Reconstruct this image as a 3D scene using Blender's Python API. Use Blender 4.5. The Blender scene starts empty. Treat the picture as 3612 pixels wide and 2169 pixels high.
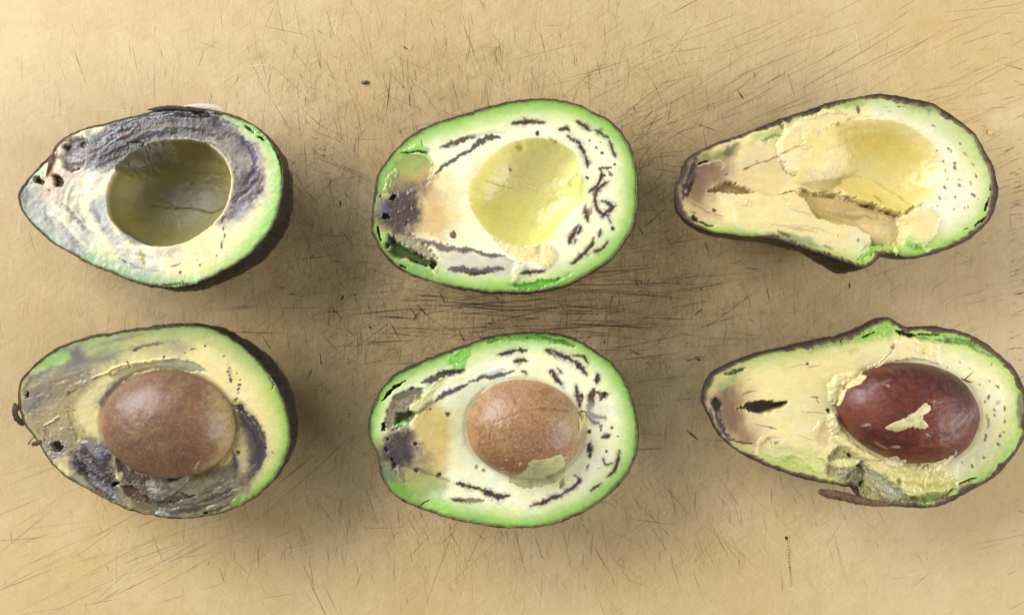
import bpy, math
import numpy as np
from mathutils import Vector

# ------------------------------------------------------------------ camera, world, lights
scene = bpy.context.scene
CAM_Z, FPX, CX, CY = 0.45, 4200.0, 1806.0, 1084.5      # focal length in photograph pixels
cam_data = bpy.data.cameras.new("camera")
cam_data.sensor_fit = 'HORIZONTAL'; cam_data.sensor_width = 36.0
cam_data.lens = FPX * 36.0 / 3612.0
cam_data.clip_start = 0.01; cam_data.clip_end = 20.0
cam = bpy.data.objects.new("camera", cam_data)
cam.location = (0, 0, CAM_Z)
scene.collection.objects.link(cam); scene.camera = cam

world = bpy.data.worlds.new("World"); scene.world = world; world.use_nodes = True
bgn = world.node_tree.nodes["Background"]
bgn.inputs[0].default_value = (0.93, 0.97, 1.0, 1); bgn.inputs[1].default_value = 0.20

def area(name, loc, target, size, power, color, shape='RECTANGLE', size_y=None):
    d = bpy.data.lights.new(name, 'AREA'); d.energy = power; d.color = color
    d.shape = shape; d.size = size; d.size_y = size_y or size
    o = bpy.data.objects.new(name, d); o.location = loc
    o.rotation_euler = (Vector(target) - Vector(loc)).to_track_quat('-Z', 'Y').to_euler()
    scene.collection.objects.link(o); return o
area("window_light", (-0.84, 0.54, 0.55), (-0.02, 0.0, 0.0), 0.9, 20.0, (0.96, 0.98, 1.0), size_y=0.75)
area("room_light", (0.92, -0.22, 0.50), (0.06, -0.02, 0.0), 0.95, 10.2, (1.0, 0.985, 0.95), size_y=0.7)

scene.view_settings.view_transform = 'Standard'; scene.view_settings.look = 'None'
scene.view_settings.exposure = 0.05; scene.view_settings.gamma = 1.0
scene.view_settings.use_curve_mapping = False
scene.render.engine = 'CYCLES'
scene.cycles.use_denoising = True
scene.cycles.transparent_max_bounces = 48
scene.cycles.max_bounces = 4

# ------------------------------------------------------------------ numeric helpers
RNG = np.random.default_rng(7)
TAB = RNG.random((256, 256)).astype(np.float32)
def vn(x, y, seed=0):
    x = np.asarray(x, np.float32) + seed * 17.31; y = np.asarray(y, np.float32) + seed * 9.77
    xi = np.floor(x).astype(np.int64); yi = np.floor(y).astype(np.int64)
    fx = x - xi; fy = y - yi
    fx = fx * fx * fx * (fx * (fx * 6 - 15) + 10); fy = fy * fy * fy * (fy * (fy * 6 - 15) + 10)
    a = xi & 255; b = (xi + 1) & 255; c = yi & 255; d = (yi + 1) & 255
    return (TAB[a, c] * (1 - fx) + TAB[b, c] * fx) * (1 - fy) + (TAB[a, d] * (1 - fx) + TAB[b, d] * fx) * fy
def fbm(x, y, scale, oct=4, seed=0, gain=.55):                 # -1 .. 1
    v = 0; a = 1.0; t = 0; x = np.asarray(x, np.float32) / scale; y = np.asarray(y, np.float32) / scale
    for i in range(oct):
        v = v + a * (vn(x, y, seed + i * 3) * 2 - 1); t += a; a *= gain
        x, y = (x * 1.62 + y * 1.17), (y * 1.62 - x * 1.17)
    return v / t * 1.5
def ridge(x, y, scale, oct=4, seed=0):
    return 1 - np.abs(fbm(x, y, scale, oct, seed))
def ss(a, b, v):
    t = np.clip((v - a) / np.subtract(b, a), 0, 1); return t * t * (3 - 2 * t)
def lin(c):
    c = np.asarray(c, float) / 255.0
    return np.where(c <= .04045, c / 12.92, ((c + .055) / 1.055) ** 2.4).astype(np.float32)
def catmull(pts, n=10):
    p = np.asarray(pts, float); out = []
    N = len(p)
    for i in range(N):
        a, b, c, d = p[i - 1], p[i], p[(i + 1) % N], p[(i + 2) % N]
        for k in range(n):
            t = k / n
            out.append(.5 * (2 * b + (c - a) * t + (2 * a - 5 * b + 4 * c - d) * t * t + (3 * b - a - 3 * c + d) * t ** 3))
    return np.array(out)
def radial(pts, cen, m=2048):
    """radius of a star-shaped closed outline as a function of angle, m samples"""
    q = np.asarray(pts, float) - np.asarray(cen, float)
    q = np.concatenate([q + (np.roll(q, -1, 0) - q) * t for t in np.linspace(0, 1, 12, endpoint=False)])
    a = np.arctan2(q[:, 1], q[:, 0]); r = np.hypot(q[:, 0], q[:, 1])
    th = np.linspace(-math.pi, math.pi, m, endpoint=False)
    o = np.argsort(a); a = a[o]; r = r[o]
    return np.interp(th, np.concatenate([a - 2 * math.pi, a, a + 2 * math.pi]), np.tile(r, 3))
def rad_at(R, ang):
    m = len(R); u = (np.asarray(ang) + math.pi) / (2 * math.pi) * m
    i = np.floor(u).astype(int); f = u - i
    return R[i % m] * (1 - f) + R[(i + 1) % m] * f
def concentric(n):
    """square grid -> unit disc, returns r, angle, quads"""
    g = np.linspace(-1, 1, n + 1); a, b = np.meshgrid(g, g, indexing='ij'); a = a.ravel(); b = b.ravel()
    big = np.abs(a) >= np.abs(b)
    with np.errstate(divide='ignore', invalid='ignore'):
        r = np.where(big, a, b)
        ph = np.where(big, (math.pi / 4) * np.divide(b, a, out=np.zeros_like(a), where=a != 0),
                      math.pi / 2 - (math.pi / 4) * np.divide(a, b, out=np.zeros_like(a), where=b != 0))
    x = r * np.cos(ph); y = r * np.sin(ph)
    i, j = np.meshgrid(np.arange(n), np.arange(n), indexing='ij'); i = i.ravel(); j = j.ravel(); w = n + 1
    q = np.stack([i * w + j, (i + 1) * w + j, (i + 1) * w + j + 1, i * w + j + 1], 1)
    k = np.arange(n)
    loop = np.concatenate([k * w, n * w + k, (n - k) * w + n, n - k])     # boundary, in order
    return np.hypot(x, y), np.arctan2(y, x), q, loop
def make_mesh(name, V, F, col=None, wet=None, up=None):
    V = np.asarray(V, np.float32); F = np.asarray(F, np.int32)
    if up is not None:                                        # orient the first faces to agree with 'up'
        p = V[F[::max(1, len(F) // 400)]]
        nz = np.cross(p[:, 1] - p[:, 0], p[:, 2] - p[:, 0])[:, 2].sum()
        if nz * up < 0: F = F[:, ::-1].copy()
    me = bpy.data.meshes.new(name); k = F.shape[1]
    me.vertices.add(len(V)); me.vertices.foreach_set('co', V.ravel())
    me.loops.add(F.size); me.loops.foreach_set('vertex_index', F.ravel())
    me.polygons.add(len(F)); me.polygons.foreach_set('loop_start', np.arange(0, F.size, k, dtype=np.int32))
    me.polygons.foreach_set('use_smooth', np.ones(len(F), bool))
    me.update(calc_edges=True)
    if col is not None:
        c = np.ones((len(V), 4), np.float32); c[:, :col.shape[1]] = col
        me.color_attributes.new('Col', 'FLOAT_COLOR', 'POINT').data.foreach_set('color', c.ravel())
    if wet is not None:
        me.attributes.new('wet', 'FLOAT', 'POINT').data.foreach_set('value', np.asarray(wet, np.float32))
    return me
def link(name, me, parent=None, mat=None, loc=(0, 0, 0)):
    o = bpy.data.objects.new(name, me); scene.collection.objects.link(o)
    o.location = loc; o.parent = parent
    if mat: me.materials.append(mat)
    return o

# ------------------------------------------------------------------ materials
def new_mat(name):
    m = bpy.data.materials.new(name); m.use_nodes = True; nt = m.node_tree
    return m, nt, nt.nodes["Principled BSDF"]
def N(nt, t, **kw):
    n = nt.nodes.new(t)
    for k, v in kw.items():
        if k in n.inputs: n.inputs[k].default_value = v
        else: setattr(n, k, v)
    return n
def attr_mat(name, sss=0.0, bump=0.15, bscale=1400, bdist=.0002, mottle=.06, coat=0.0, spec=.5):
    m, nt, b = new_mat(name); L = nt.links.new
    at = N(nt, 'ShaderNodeAttribute', attribute_name='Col'); wt = N(nt, 'ShaderNodeAttribute', attribute_name='wet')
    tc = N(nt, 'ShaderNodeTexCoord')
    n1 = N(nt, 'ShaderNodeTexNoise', Scale=bscale, Detail=5.0, Roughness=.6); L(tc.outputs['Object'], n1.inputs['Vector'])
    n2 = N(nt, 'ShaderNodeTexNoise', Scale=bscale * .45, Detail=4.0); L(tc.outputs['Object'], n2.inputs['Vector'])
    mr = N(nt, 'ShaderNodeMapRange'); mr.inputs[1].default_value = .25; mr.inputs[2].default_value = .75
    mr.inputs[3].default_value = 1 - mottle; mr.inputs[4].default_value = 1 + mottle; L(n2.outputs[0], mr.inputs[0])
    mul = N(nt, 'ShaderNodeVectorMath', operation='MULTIPLY'); L(at.outputs['Color'], mul.inputs[0]); L(mr.outputs[0], mul.inputs[1])
    L(mul.outputs[0], b.inputs['Base Color']); L(wt.outputs['Fac'], b.inputs['Roughness'])
    bp = N(nt, 'ShaderNodeBump', Strength=bump, Distance=bdist); L(n1.outputs[0], bp.inputs['Height']); L(bp.outputs[0], b.inputs['Normal'])
    if sss:
        b.inputs['Subsurface Weight'].default_value = sss
        b.inputs['Subsurface Radius'].default_value = (1, .75, .35); b.inputs['Subsurface Scale'].default_value = .0012
    b.inputs['Coat Weight'].default_value = coat; b.inputs['Coat Roughness'].default_value = .25
    b.inputs['Specular IOR Level'].default_value = spec
    return m
M_FLESH = attr_mat("avocado_flesh", sss=.45, bump=.12, bscale=2600, bdist=.0002, mottle=.05, coat=.12)
M_SKIN = attr_mat("avocado_skin", bump=.9, bscale=900, bdist=.0006, mottle=.35)
M_SEED = attr_mat("avocado_seed", bump=.25, bscale=2600, bdist=.00015, mottle=.14)

def board_material():
    m, nt, b = new_mat("worn_board"); L = nt.links.new
    tc = N(nt, 'ShaderNodeTexCoord')
    def tex(scale, vec=(1, 1, 1), rot=0, detail=4, rough=.55):
        mp = N(nt, 'ShaderNodeMapping', vector_type='TEXTURE'); mp.inputs['Scale'].default_value = [1 / q for q in vec]; mp.inputs['Rotation'].default_value = (0, 0, rot)
        L(tc.outputs['Object'], mp.inputs['Vector'])
        n = N(nt, 'ShaderNodeTexNoise', Scale=scale, Detail=float(detail), Roughness=rough); L(mp.outputs[0], n.inputs['Vector']); return n
    def ramp(src, a, b_, lo=0.0, hi=1.0):
        r = N(nt, 'ShaderNodeMapRange'); r.inputs[1].default_value = a; r.inputs[2].default_value = b_
        r.inputs[3].default_value = lo; r.inputs[4].default_value = hi; L(src, r.inputs[0]); return r.outputs[0]
    def mix(f, A, B):
        x = N(nt, 'ShaderNodeMix', data_type='RGBA'); L(f, x.inputs[0])
        for sock, v in ((x.inputs[6], A), (x.inputs[7], B)):
            if hasattr(v, 'links') or hasattr(v, 'is_linked'): L(v, sock)
            else: sock.default_value = (*lin(v), 1)
        return x.outputs[2]
    c = mix(ramp(tex(9, detail=3).outputs[0], .35, .68), (209, 178, 119), (216, 190, 144))
    c = mix(ramp(tex(30, detail=5).outputs[0], .5, .8, 0, .5), c, (199, 167, 118))
    c = mix(ramp(tex(2600, (.03, 1, 1), detail=2).outputs[0], .58, .75, 0, .10), c, (236, 212, 168))
    c = mix(ramp(tex(220, detail=6, rough=.7).outputs[0], .5, .75, 0, .35), c, (184, 152, 108))
    c = mix(ramp(tex(45, detail=5, rough=.6).outputs[0], .5, .72, 0, .45), c, (228, 204, 160))          # horizontal grain
    # grey brown stain in the worn middle, broken up, also deepening the shade there
    sep = N(nt, 'ShaderNodeSeparateXYZ'); L(tc.outputs['Object'], sep.inputs[0])
    v = N(nt, 'ShaderNodeVectorMath', operation='MULTIPLY'); v.inputs[1].default_value = (1 / .14, 1 / .085, 0)
    sub = N(nt, 'ShaderNodeVectorMath', operation='SUBTRACT'); sub.inputs[1].default_value = (-.005, .015, 0)
    L(tc.outputs['Object'], sub.inputs[0]); L(sub.outputs[0], v.inputs[0])
    ln = N(nt, 'ShaderNodeVectorMath', operation='LENGTH'); L(v.outputs[0], ln.inputs[0])
    wear_shade = ramp(ln.outputs['Value'], 1.5, .2)
    def mul(a, b_):
        x = N(nt, 'ShaderNodeMath', operation='MULTIPLY')
        for i, q in enumerate((a, b_)):
            if isinstance(q, (int, float)): x.inputs[i].default_value = q
            else: L(q, x.inputs[i])
        return x.outputs[0]
    c = mix(mul(wear_shade, ramp(tex(70, detail=6, rough=.7).outputs[0], .40, .66, 0.15, .75)), c, (160, 128, 86))
    c = mix(mul(wear_shade, ramp(tex(330, detail=5, rough=.75).outputs[0], .54, .72, 0, .6)), c, (112, 86, 60))
    # fine hair scratches in several directions
    for i, (rot, col, s, th, am) in enumerate((( .12, (120, 90, 62), 420, .68, .3), (1.45, (120, 90, 62), 420, .62, .55), (1.75, (110, 82, 60), 500, .63, .5),
                                               (.62, (118, 90, 64), 460, .61, .5), (-.9, (125, 95, 66), 480, .64, .4))):
        t = tex(s * 5.5, (.028, 1, 1), rot, detail=1, rough=.5).outputs[0]
        c = mix(mul(ramp(ln.outputs['Value'], 1.9, .3, .12, 1), ramp(t, th, th + .08, 0, am)), c, col)
    for rot, s in ((1.25, 430), (.45, 470), (-.8, 450)):
        t = tex(s * 6, (.03, 1, 1), rot + .07, detail=1).outputs[0]
        c = mix(ramp(t, .65, .74, 0, .35), c, (246, 226, 186))
    L(c, b.inputs['Base Color'])
    L(ramp(tex(60, detail=5).outputs[0], .3, .7, .34, .55), b.inputs['Roughness'])
    bt = tex(1500, (1, 1, 1), 0, detail=3).outputs[0]
    bp = N(nt, 'ShaderNodeBump', Strength=.12, Distance=.0002); L(bt, bp.inputs['Height']); L(bp.outputs[0], b.inputs['Normal'])
    return m
M_BOARD = board_material()

def alpha_mat(name):
    m, nt, b = new_mat(name); L = nt.links.new
    at = N(nt, 'ShaderNodeAttribute', attribute_name='Col'); L(at.outputs['Color'], b.inputs['Base Color']); L(at.outputs['Alpha'], b.inputs['Alpha'])
    b.inputs['Roughness'].default_value = .7; b.inputs['Specular IOR Level'].default_value = .2
    return m
M_SCRATCH = alpha_mat("scratch")

# ------------------------------------------------------------------ the board
def px_world(sx, sy, z=0.0):
    t = CAM_Z - z
    return (np.asarray(sx) - CX) / FPX * t, -(np.asarray(sy) - CY) / FPX * t
bx, by, bt = .30, .21, .018
bev = .003
def rounded(w, h, r, n=6):
    out = []
    for cx, cy, a0 in ((w - r, h - r, 0), (-w + r, h - r, 90), (-w + r, -h + r, 180), (w - r, -h + r, 270)):
        for k in range(n + 1):
            a = math.radians(a0 + 90 * k / n); out.append((cx + r * math.cos(a), cy + r * math.sin(a)))
    return out
o1 = rounded(bx, by, .02); o0 = rounded(bx - bev, by - bev, .018); n = len(o1)
V = [(x, y, 0) for x, y in o0] + [(x, y, -bev) for x, y in o1] + [(x, y, -bt + bev) for x, y in o1] + [(x, y, -bt) for x, y in o0]
me = bpy.data.meshes.new("cutting_board")
me.from_pydata(V, [], [list(range(n)), list(range(4 * n - 1, 3 * n - 1, -1))] +
               [[r * n + i, (r + 1) * n + i, (r + 1) * n + (i + 1) % n, r * n + (i + 1) % n] for r in range(3) for i in range(n)])
board = link("cutting_board", me, None, M_BOARD)
board["label"] = "worn golden yellow cutting board covered in knife scratches under the avocado halves"
board["category"] = "cutting board"

SV, SF, SC = [], [], []
def scratch(x0, y0, x1, y1, w, col, alpha, bend=0.0, seg=5, gaps=.5):
    """one knife cut, ends and width in photograph pixels on the board top"""
    k = np.linspace(0, 1, seg + 1); dx, dy = x1 - x0, y1 - y0; l = math.hypot(dx, dy) + 1e-6
    nx, ny = -dy / l, dx / l
    off = bend * l * np.sin(k * math.pi)
    px = x0 + dx * k + nx * off; py = y0 + dy * k + ny * off
    ww = w * .5 * (.25 + .75 * np.sin(np.clip(k * .9 + .05, 0, 1) * math.pi) ** .6) * RNG.uniform(.6, 1.2, seg + 1)
    al = alpha * np.clip(np.sin(np.clip(k, .04, .96) * math.pi) ** .45, 0, 1) * (1 - gaps * RNG.random(seg + 1))
    X0, Y0 = px_world(px + nx * ww, py + ny * ww); X1, Y1 = px_world(px - nx * ww, py - ny * ww)
    z = RNG.uniform(.00003, .00018); base = len(SV)
    c = lin(col)
    for i in range(seg + 1):
        SV.append((X0[i], Y0[i], z)); SV.append((X1[i], Y1[i], z)); SC.append((*c, al[i])); SC.append((*c, al[i]))
    for i in range(seg):
        a = base + 2 * i; SF.append((a, a + 1, a + 3, a + 2))
DARK = [(54, 38, 32), (70, 50, 40), (92, 66, 48), (60, 46, 50)]
def dk(): return DARK[RNG.integers(len(DARK))]
def put(n, cx, cy, sx, sy, ang, dang, lmin, lmax, w, al, col=None, bend=.006):
    for _ in range(int(n * 1.5)):
        x, y = RNG.normal(cx, sx), RNG.normal(cy, sy); a = math.radians(RNG.normal(ang, dang)); l = lmin + (lmax - lmin) * RNG.random() ** 2.2
        scratch(x - l / 2 * math.cos(a), y + l / 2 * math.sin(a), x + l / 2 * math.cos(a), y - l / 2 * math.sin(a),
                RNG.uniform(*w), col or dk(), RNG.uniform(*al) * (1.15 if col is None else .85), RNG.normal(0, bend))
W1 = (0.9, 2.7)
put(700, 1750, 1050, 620, 420, 97, 12, 20, 150, W1, (.08, .45))
put(420, 1800, 1000, 560, 400, 150, 22, 20, 190, W1, (.08, .45))
put(420, 1800, 1050, 700, 450, 40, 16, 20, 260, W1, (.07, .4))
put(170, 1900, 1080, 480, 170, 3, 6, 40, 420, (1.4, 3.6), (.15, .6))
put(42, 1900, 1075, 280, 75, 2, 4, 80, 560, (1.6, 4), (.3, .8))
put(260, 1500, 330, 520, 150, 98, 14, 25, 170, W1, (.15, .65))
put(220, 1400, 1900, 560, 120, 100, 18, 25, 170, W1, (.12, .55))
put(150, 2400, 1850, 420, 110, 118, 14, 25, 190, W1, (.12, .55))
put(150, 1120, 700, 90, 260, 120, 40, 25, 160, W1, (.2, .65))
put(150, 2300, 640, 90, 240, 20, 35, 25, 260, W1, (.15, .6))
put(60, 1750, 1000, 560, 300, 120, 40, 14, 60, (4, 8), (.5, .9))
put(60, 2750, 300, 500, 150, 25, 7, 120, 520, (1.5, 3), (.2, .55))
put(90, 3400, 700, 130, 500, 14, 7, 40, 260, W1, (.15, .5))
put(60, 350, 1950, 300, 120, 25, 8, 80, 420, (1.3, 2.6), (.12, .4))
put(50, 3590, 1000, 16, 600, 12, 12, 20, 80, (2, 5), (.2, .6))
LIGHT = (250, 234, 200)
put(420, 1806, 1084, 1100, 640, 105, 24, 25, 190, (1.2, 3), (.12, .5), LIGHT)
put(300, 1806, 1084, 1100, 640, 25, 20, 25, 260, (1.2, 2.8), (.1, .45), LIGHT)
put(200, 900, 250, 600, 160, 110, 30, 20, 130, (1.5, 3.4), (.2, .6), LIGHT)
# cuts that can be recognised one by one in the photograph
K = 3612 / 2471.0
for (x0, y0, x1, y1, w, a) in [
    (815, 870, 1000, 735, 2.6, .55), (1690, 800, 1840, 690, 3, .7), (1480, 300, 1640, 175, 3, .6), (1450, 330, 1730, 190, 2.4, .5),
    (1205, 505, 1300, 340, 2, .3), (930, 440, 1120, 480, 2, .3), (655, 1180, 775, 1085, 3, .65), (560, 1300, 900, 1000, 2.4, .5),
    (1020, 1480, 1130, 1190, 2.6, .55), (1060, 1430, 1330, 1180, 2, .4), (745, 1400, 790, 1490, 3.4, .75), (725, 1350, 760, 1420, 2.6, .6),
    (760, 380, 875, 430, 3, .7), (815, 395, 885, 425, 3, .7), (770, 800, 830, 860, 3, .55), (730, 760, 880, 815, 2.4, .5),
    (1000, 720, 1310, 742, 4, .85), (1020, 742, 1340, 722, 3.6, .8), (1080, 760, 1480, 735, 4, .8), (1240, 700, 1620, 716, 3.4, .7),
    (910, 765, 1000, 770, 5, .9), (940, 790, 1060, 795, 4, .8), (860, 826, 1010, 820, 3.4, .8), (920, 800, 1010, 812, 3.4, .7),
    (1000, 712, 1090, 718, 6, .85), (1090, 735, 1250, 752, 3.4, .8), (1300, 730, 1480, 750, 3.4, .75), (1330, 770, 1520, 780, 3, .7),
    (1350, 690, 1600, 640, 3, .6), (1560, 690, 1720, 660, 3, .5), (940, 775, 965, 820, 5, .85), (985, 735, 1010, 775, 5, .8),
    (1005, 735, 1035, 765, 7, .85), (1060, 700, 1075, 735, 5, .8), (1030, 1010, 1060, 1000, 4, .6), (800, 740, 830, 775, 5, .8),
    (1175, 210, 1185, 330, 3.4, .6), (1400, 200, 1375, 265, 3, .5), (1300, 60, 1320, 150, 3, .55), (1120, 60, 1160, 170, 3, .5),
    (1620, 250, 1900, 60, 2.2, .4), (1750, 160, 2000, 60, 2.2, .4), (1580, 320, 1880, 120, 2, .35), (1905, 1290, 1912, 1410, 3, .6),
    (1700, 830, 1760, 920, 2.6, .5), (1640, 880, 1700, 850, 3, .6), (620, 1090, 760, 1010, 2.2, .4), (1560, 1130, 1680, 1260, 2.4, .5),
    (1560, 1250, 1610, 1330, 2.6, .5), (1430, 1310, 1480, 1390, 3, .6), (1240, 1270, 1265, 1370, 3, .6), (1290, 1290, 1310, 1350, 3, .6)]:
    scratch(x0 * K, y0 * K, x1 * K, y1 * K, w, dk(), a * .8, RNG.normal(0, .01), 9, .35)
for (x0, y0, x1, y1, w, a) in [(40, 1100, 130, 1010, 2, .2), (1275, 1390, 1318, 1484, 3.4, .85), (1245, 1400, 1225, 1470, 3, .7), (110, 95, 215, 190, 3, .75), (90, 282, 200, 268, 3, .7), (200, 268, 335, 272, 3, .7),
    (590, 165, 665, 160, 3, .8), (150, 150, 220, 200, 2.6, .6), (600, 480, 690, 560, 2, .5), (2000, 260, 2050, 215, 3, .6), (2060, 60, 2072, 130, 3, .6), (920, 1390, 930, 1484, 3, .5),
    (2190, 1360, 2330, 1280, 3, .6), (2270, 1290, 2350, 1400, 3, .5), (2150, 1400, 2280, 1370, 3.6, .6), (560, 1310, 620, 1440, 2.4, .5), (630, 1250, 640, 1330, 2.4, .5), (1530, 1240, 1560, 1330, 3, .6)]:
    scratch(x0 * K, y0 * K, x1 * K, y1 * K, w, LIGHT, a, RNG.normal(0, .03), 9, .5)
for t in np.linspace(0, 1, 16):                                   # the dotted dark line at lower right
    y = 1300 + 110 * t; x = 1899 + 9 * t; scratch(x * K, y * K, x * K + 2, (y + 5) * K, 4 + 3 * RNG.random(), (60, 44, 44), .7 * RNG.uniform(.3, 1))
scratch(1897 * K, 1293 * K, 1899 * K, 1302 * K, 11, (58, 42, 50), .95, 0, 5, 0)
sc = make_mesh("knife_scratch", np.array(SV), np.array(SF), np.array(SC, np.float32), up=1)
so = link("knife_scratches", sc, board, M_SCRATCH); so["kind"] = "stuff"

# ------------------------------------------------------------------ painter of flesh: colour, relief and wetness per vertex
class Paint:
    def __init__(s, x, y, seed, warp=1.0):
        s.x0 = np.asarray(x, np.float32); s.y0 = np.asarray(y, np.float32)
        s.x = s.x0 + warp * (7 * fbm(s.x0, s.y0, 60, 3, seed + 1) + 3 * fbm(s.x0, s.y0, 16, 2, seed + 2))
        s.y = s.y0 + warp * (7 * fbm(s.x0, s.y0, 60, 3, seed + 5) + 3 * fbm(s.x0, s.y0, 16, 2, seed + 6))
        s.seed = seed; n = len(s.x0)
        s.c = np.zeros((n, 3), np.float32); s.z = np.zeros(n, np.float32); s.wet = np.full(n, .29, np.float32)
        s.rag1 = fbm(s.x0, s.y0, 22, 4, seed + 11); s.rag2 = fbm(s.x0, s.y0, 70, 5, seed + 21)
    def fill(s, col): s.c[:] = lin(col)
    def mix(s, m, col, idx=slice(None)):
        m = np.asarray(m)[:, None]; s.c[idx] += m * (lin(col) - s.c[idx])
    def box(s, pts, pad):
        p = np.asarray(pts, float)
        return np.nonzero((s.x > p[:, 0].min() - pad) & (s.x < p[:, 0].max() + pad) & (s.y > p[:, 1].min() - pad) & (s.y < p[:, 1].max() + pad))[0]
    def stroke(s, pts, w, col=None, a=1.0, soft=4, dz=0, rag=.45, taper=True, wet=None, zsoft=None):
        pts = np.asarray(pts, float)
        if len(pts) > 2:                                          # smooth the polyline
            q = [pts[0]]
            for i in range(len(pts) - 1):
                p0 = pts[max(i - 1, 0)]; p1 = pts[i]; p2 = pts[i + 1]; p3 = pts[min(i + 2, len(pts) - 1)]
                for t in (.25, .5, .75, 1): q.append(.5 * (2 * p1 + (p2 - p0) * t + (2 * p0 - 5 * p1 + 4 * p2 - p3) * t * t + (3 * p1 - p0 - 3 * p2 + p3) * t ** 3))
            pts = np.array(q)
        i = s.box(pts, w + soft * 2 + 6)
        if not len(i): return
        x, y = s.x[i], s.y[i]; best = np.full(len(i), 1e9, np.float32); T = np.zeros(len(i), np.float32)
        seg = np.hypot(*np.diff(pts, axis=0).T); cum = np.concatenate([[0], np.cumsum(seg)]); tot = cum[-1] + 1e-6
        for k in range(len(pts) - 1):
            ax, ay = pts[k]; bx_, by_ = pts[k + 1]; dx, dy = bx_ - ax, by_ - ay; l2 = dx * dx + dy * dy + 1e-6
            t = np.clip(((x - ax) * dx + (y - ay) * dy) / l2, 0, 1); d = np.hypot(x - ax - t * dx, y - ay - t * dy)
            m = d < best; best = np.where(m, d, best); T = np.where(m, (cum[k] + t * seg[k]) / tot, T)
        we = w * .5 * (1 + rag * 1.3 * s.rag1[i])
        if taper: we = we * (.3 + .7 * np.sin(np.clip(T, .02, .98) * math.pi) ** .5)
        m = ss(soft, -soft, best - we)
        if col is not None: s.mix(m * a, col, i)
        if dz: s.z[i] += dz * (m if zsoft is None else ss(zsoft, -zsoft, best - we))
        if wet is not None: s.wet[i] += m * a * (wet - s.wet[i])
    def dot(s, x, y, r, col=(52, 36, 34), a=.95, soft=3, dz=0, asp=1.0, rot=0):
        i = s.box([(x, y)], r * max(asp, 1) + 12); c, sn = math.cos(rot), math.sin(rot)
        u = (s.x[i] - x) * c + (s.y[i] - y) * sn; v = -(s.x[i] - x) * sn + (s.y[i] - y) * c
        m = ss(soft, -soft, np.hypot(u / asp, v) - r * (1 + .4 * s.rag1[i])); s.mix(m * a, col, i)
        if dz: s.z[i] += dz * m
    def sd(s, pts, i):
        p = np.asarray(pts, np.float32); x, y = s.x[i], s.y[i]; d2 = np.full(len(i), 1e12, np.float32); ins = np.zeros(len(i), bool)
        for k in range(len(p)):
            ax, ay = p[k - 1]; bx_, by_ = p[k]; dx, dy = bx_ - ax, by_ - ay; l2 = dx * dx + dy * dy + 1e-6
            t = np.clip(((x - ax) * dx + (y - ay) * dy) / l2, 0, 1); d2 = np.minimum(d2, (x - ax - t * dx) ** 2 + (y - ay - t * dy) ** 2)
            if ay != by_: ins ^= ((ay > y) != (by_ > y)) & (x < dx * (y - ay) / dy + ax)
        d = np.sqrt(d2); return np.where(ins, d, -d)
    def poly(s, pts, col=None, a=1.0, soft=14, dz=0, zsoft=6, rag=12, wet=None, rough=0, rscale=30, dome=0, halo=0, hcol=None):
        if soft >= 20 and not dz: soft *= 1.8; rag = 26
        i = s.box(pts, max(soft, halo) + rag * 2 + 8)
        if not len(i): return
        d = s.sd(pts, i) + rag * (s.rag1[i] * .6 + s.rag2[i] * .8)
        if halo: s.mix(ss(-halo, 0, d) * .75, hcol or col, i)
        m = ss(-soft, soft, d)
        if col is not None: s.mix(m * a, col, i)
        if wet is not None: s.wet[i] += m * (wet - s.wet[i])
        if 0 < dz < 30: dz *= .75; zsoft = max(zsoft * 1.7, 9)
        if dz:
            s.z[i] += dz * ss(-zsoft, zsoft, d) * (1 if not dome else np.clip(np.maximum(d, 0) / dome, 0, 1) ** .5)
        if rough: s.z[i] += m * rough * .42 * fbm(s.x0[i], s.y0[i], rscale, 4, s.seed + 40)
    def bowl(s, cen, pts, depth, p=2.2, q=.62, col=None, a=1.0, edge=.04, rag=.012, wet=None):
        """pit with a star-shaped lip"""
        R = radial(catmull(pts, 6), cen); dx, dy = s.x0 - cen[0], s.y0 - cen[1]
        rr = np.hypot(dx, dy) / rad_at(R, np.arctan2(dy, dx)) * (1 + rag * s.rag2)
        s.z -= depth * np.clip(1 - np.clip(rr, 0, 1) ** p, 0, 1) ** q
        m = ss(1 + edge, 1 - edge, rr)
        if col is not None: s.mix(m * a, col)
        if wet is not None: s.wet += m * (wet - s.wet)
        return rr
    def streaks(s, pts, n, spread, w, cols, a=(.4, .9), dz=(-6, 6), soft=5):
        """a bundle of torn fibres following one curve"""
        pts = np.asarray(pts, float); d = np.gradient(pts, axis=0); nn = np.stack([-d[:, 1], d[:, 0]], 1); nn /= np.linalg.norm(nn, axis=1)[:, None] + 1e-6
        r = np.random.default_rng(s.seed * 100 + int(pts[0, 0]))
        for _ in range(n):
            a0 = r.uniform(0, .7); a1 = a0 + r.uniform(.2, .6); o = r.normal(0, spread)
            t = np.linspace(a0, min(a1, 1), 5) * (len(pts) - 1); i0 = np.clip(t.astype(int), 0, len(pts) - 2); f = (t - i0)[:, None]
            q = pts[i0] * (1 - f) + pts[i0 + 1] * f + (nn[i0] * o) + r.normal(0, 4, (5, 2))
            s.stroke(q, r.uniform(*w) * 1.15, cols[r.integers(len(cols))], r.uniform(*a), soft * 1.5, r.uniform(*dz) * .22, .6)

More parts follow.
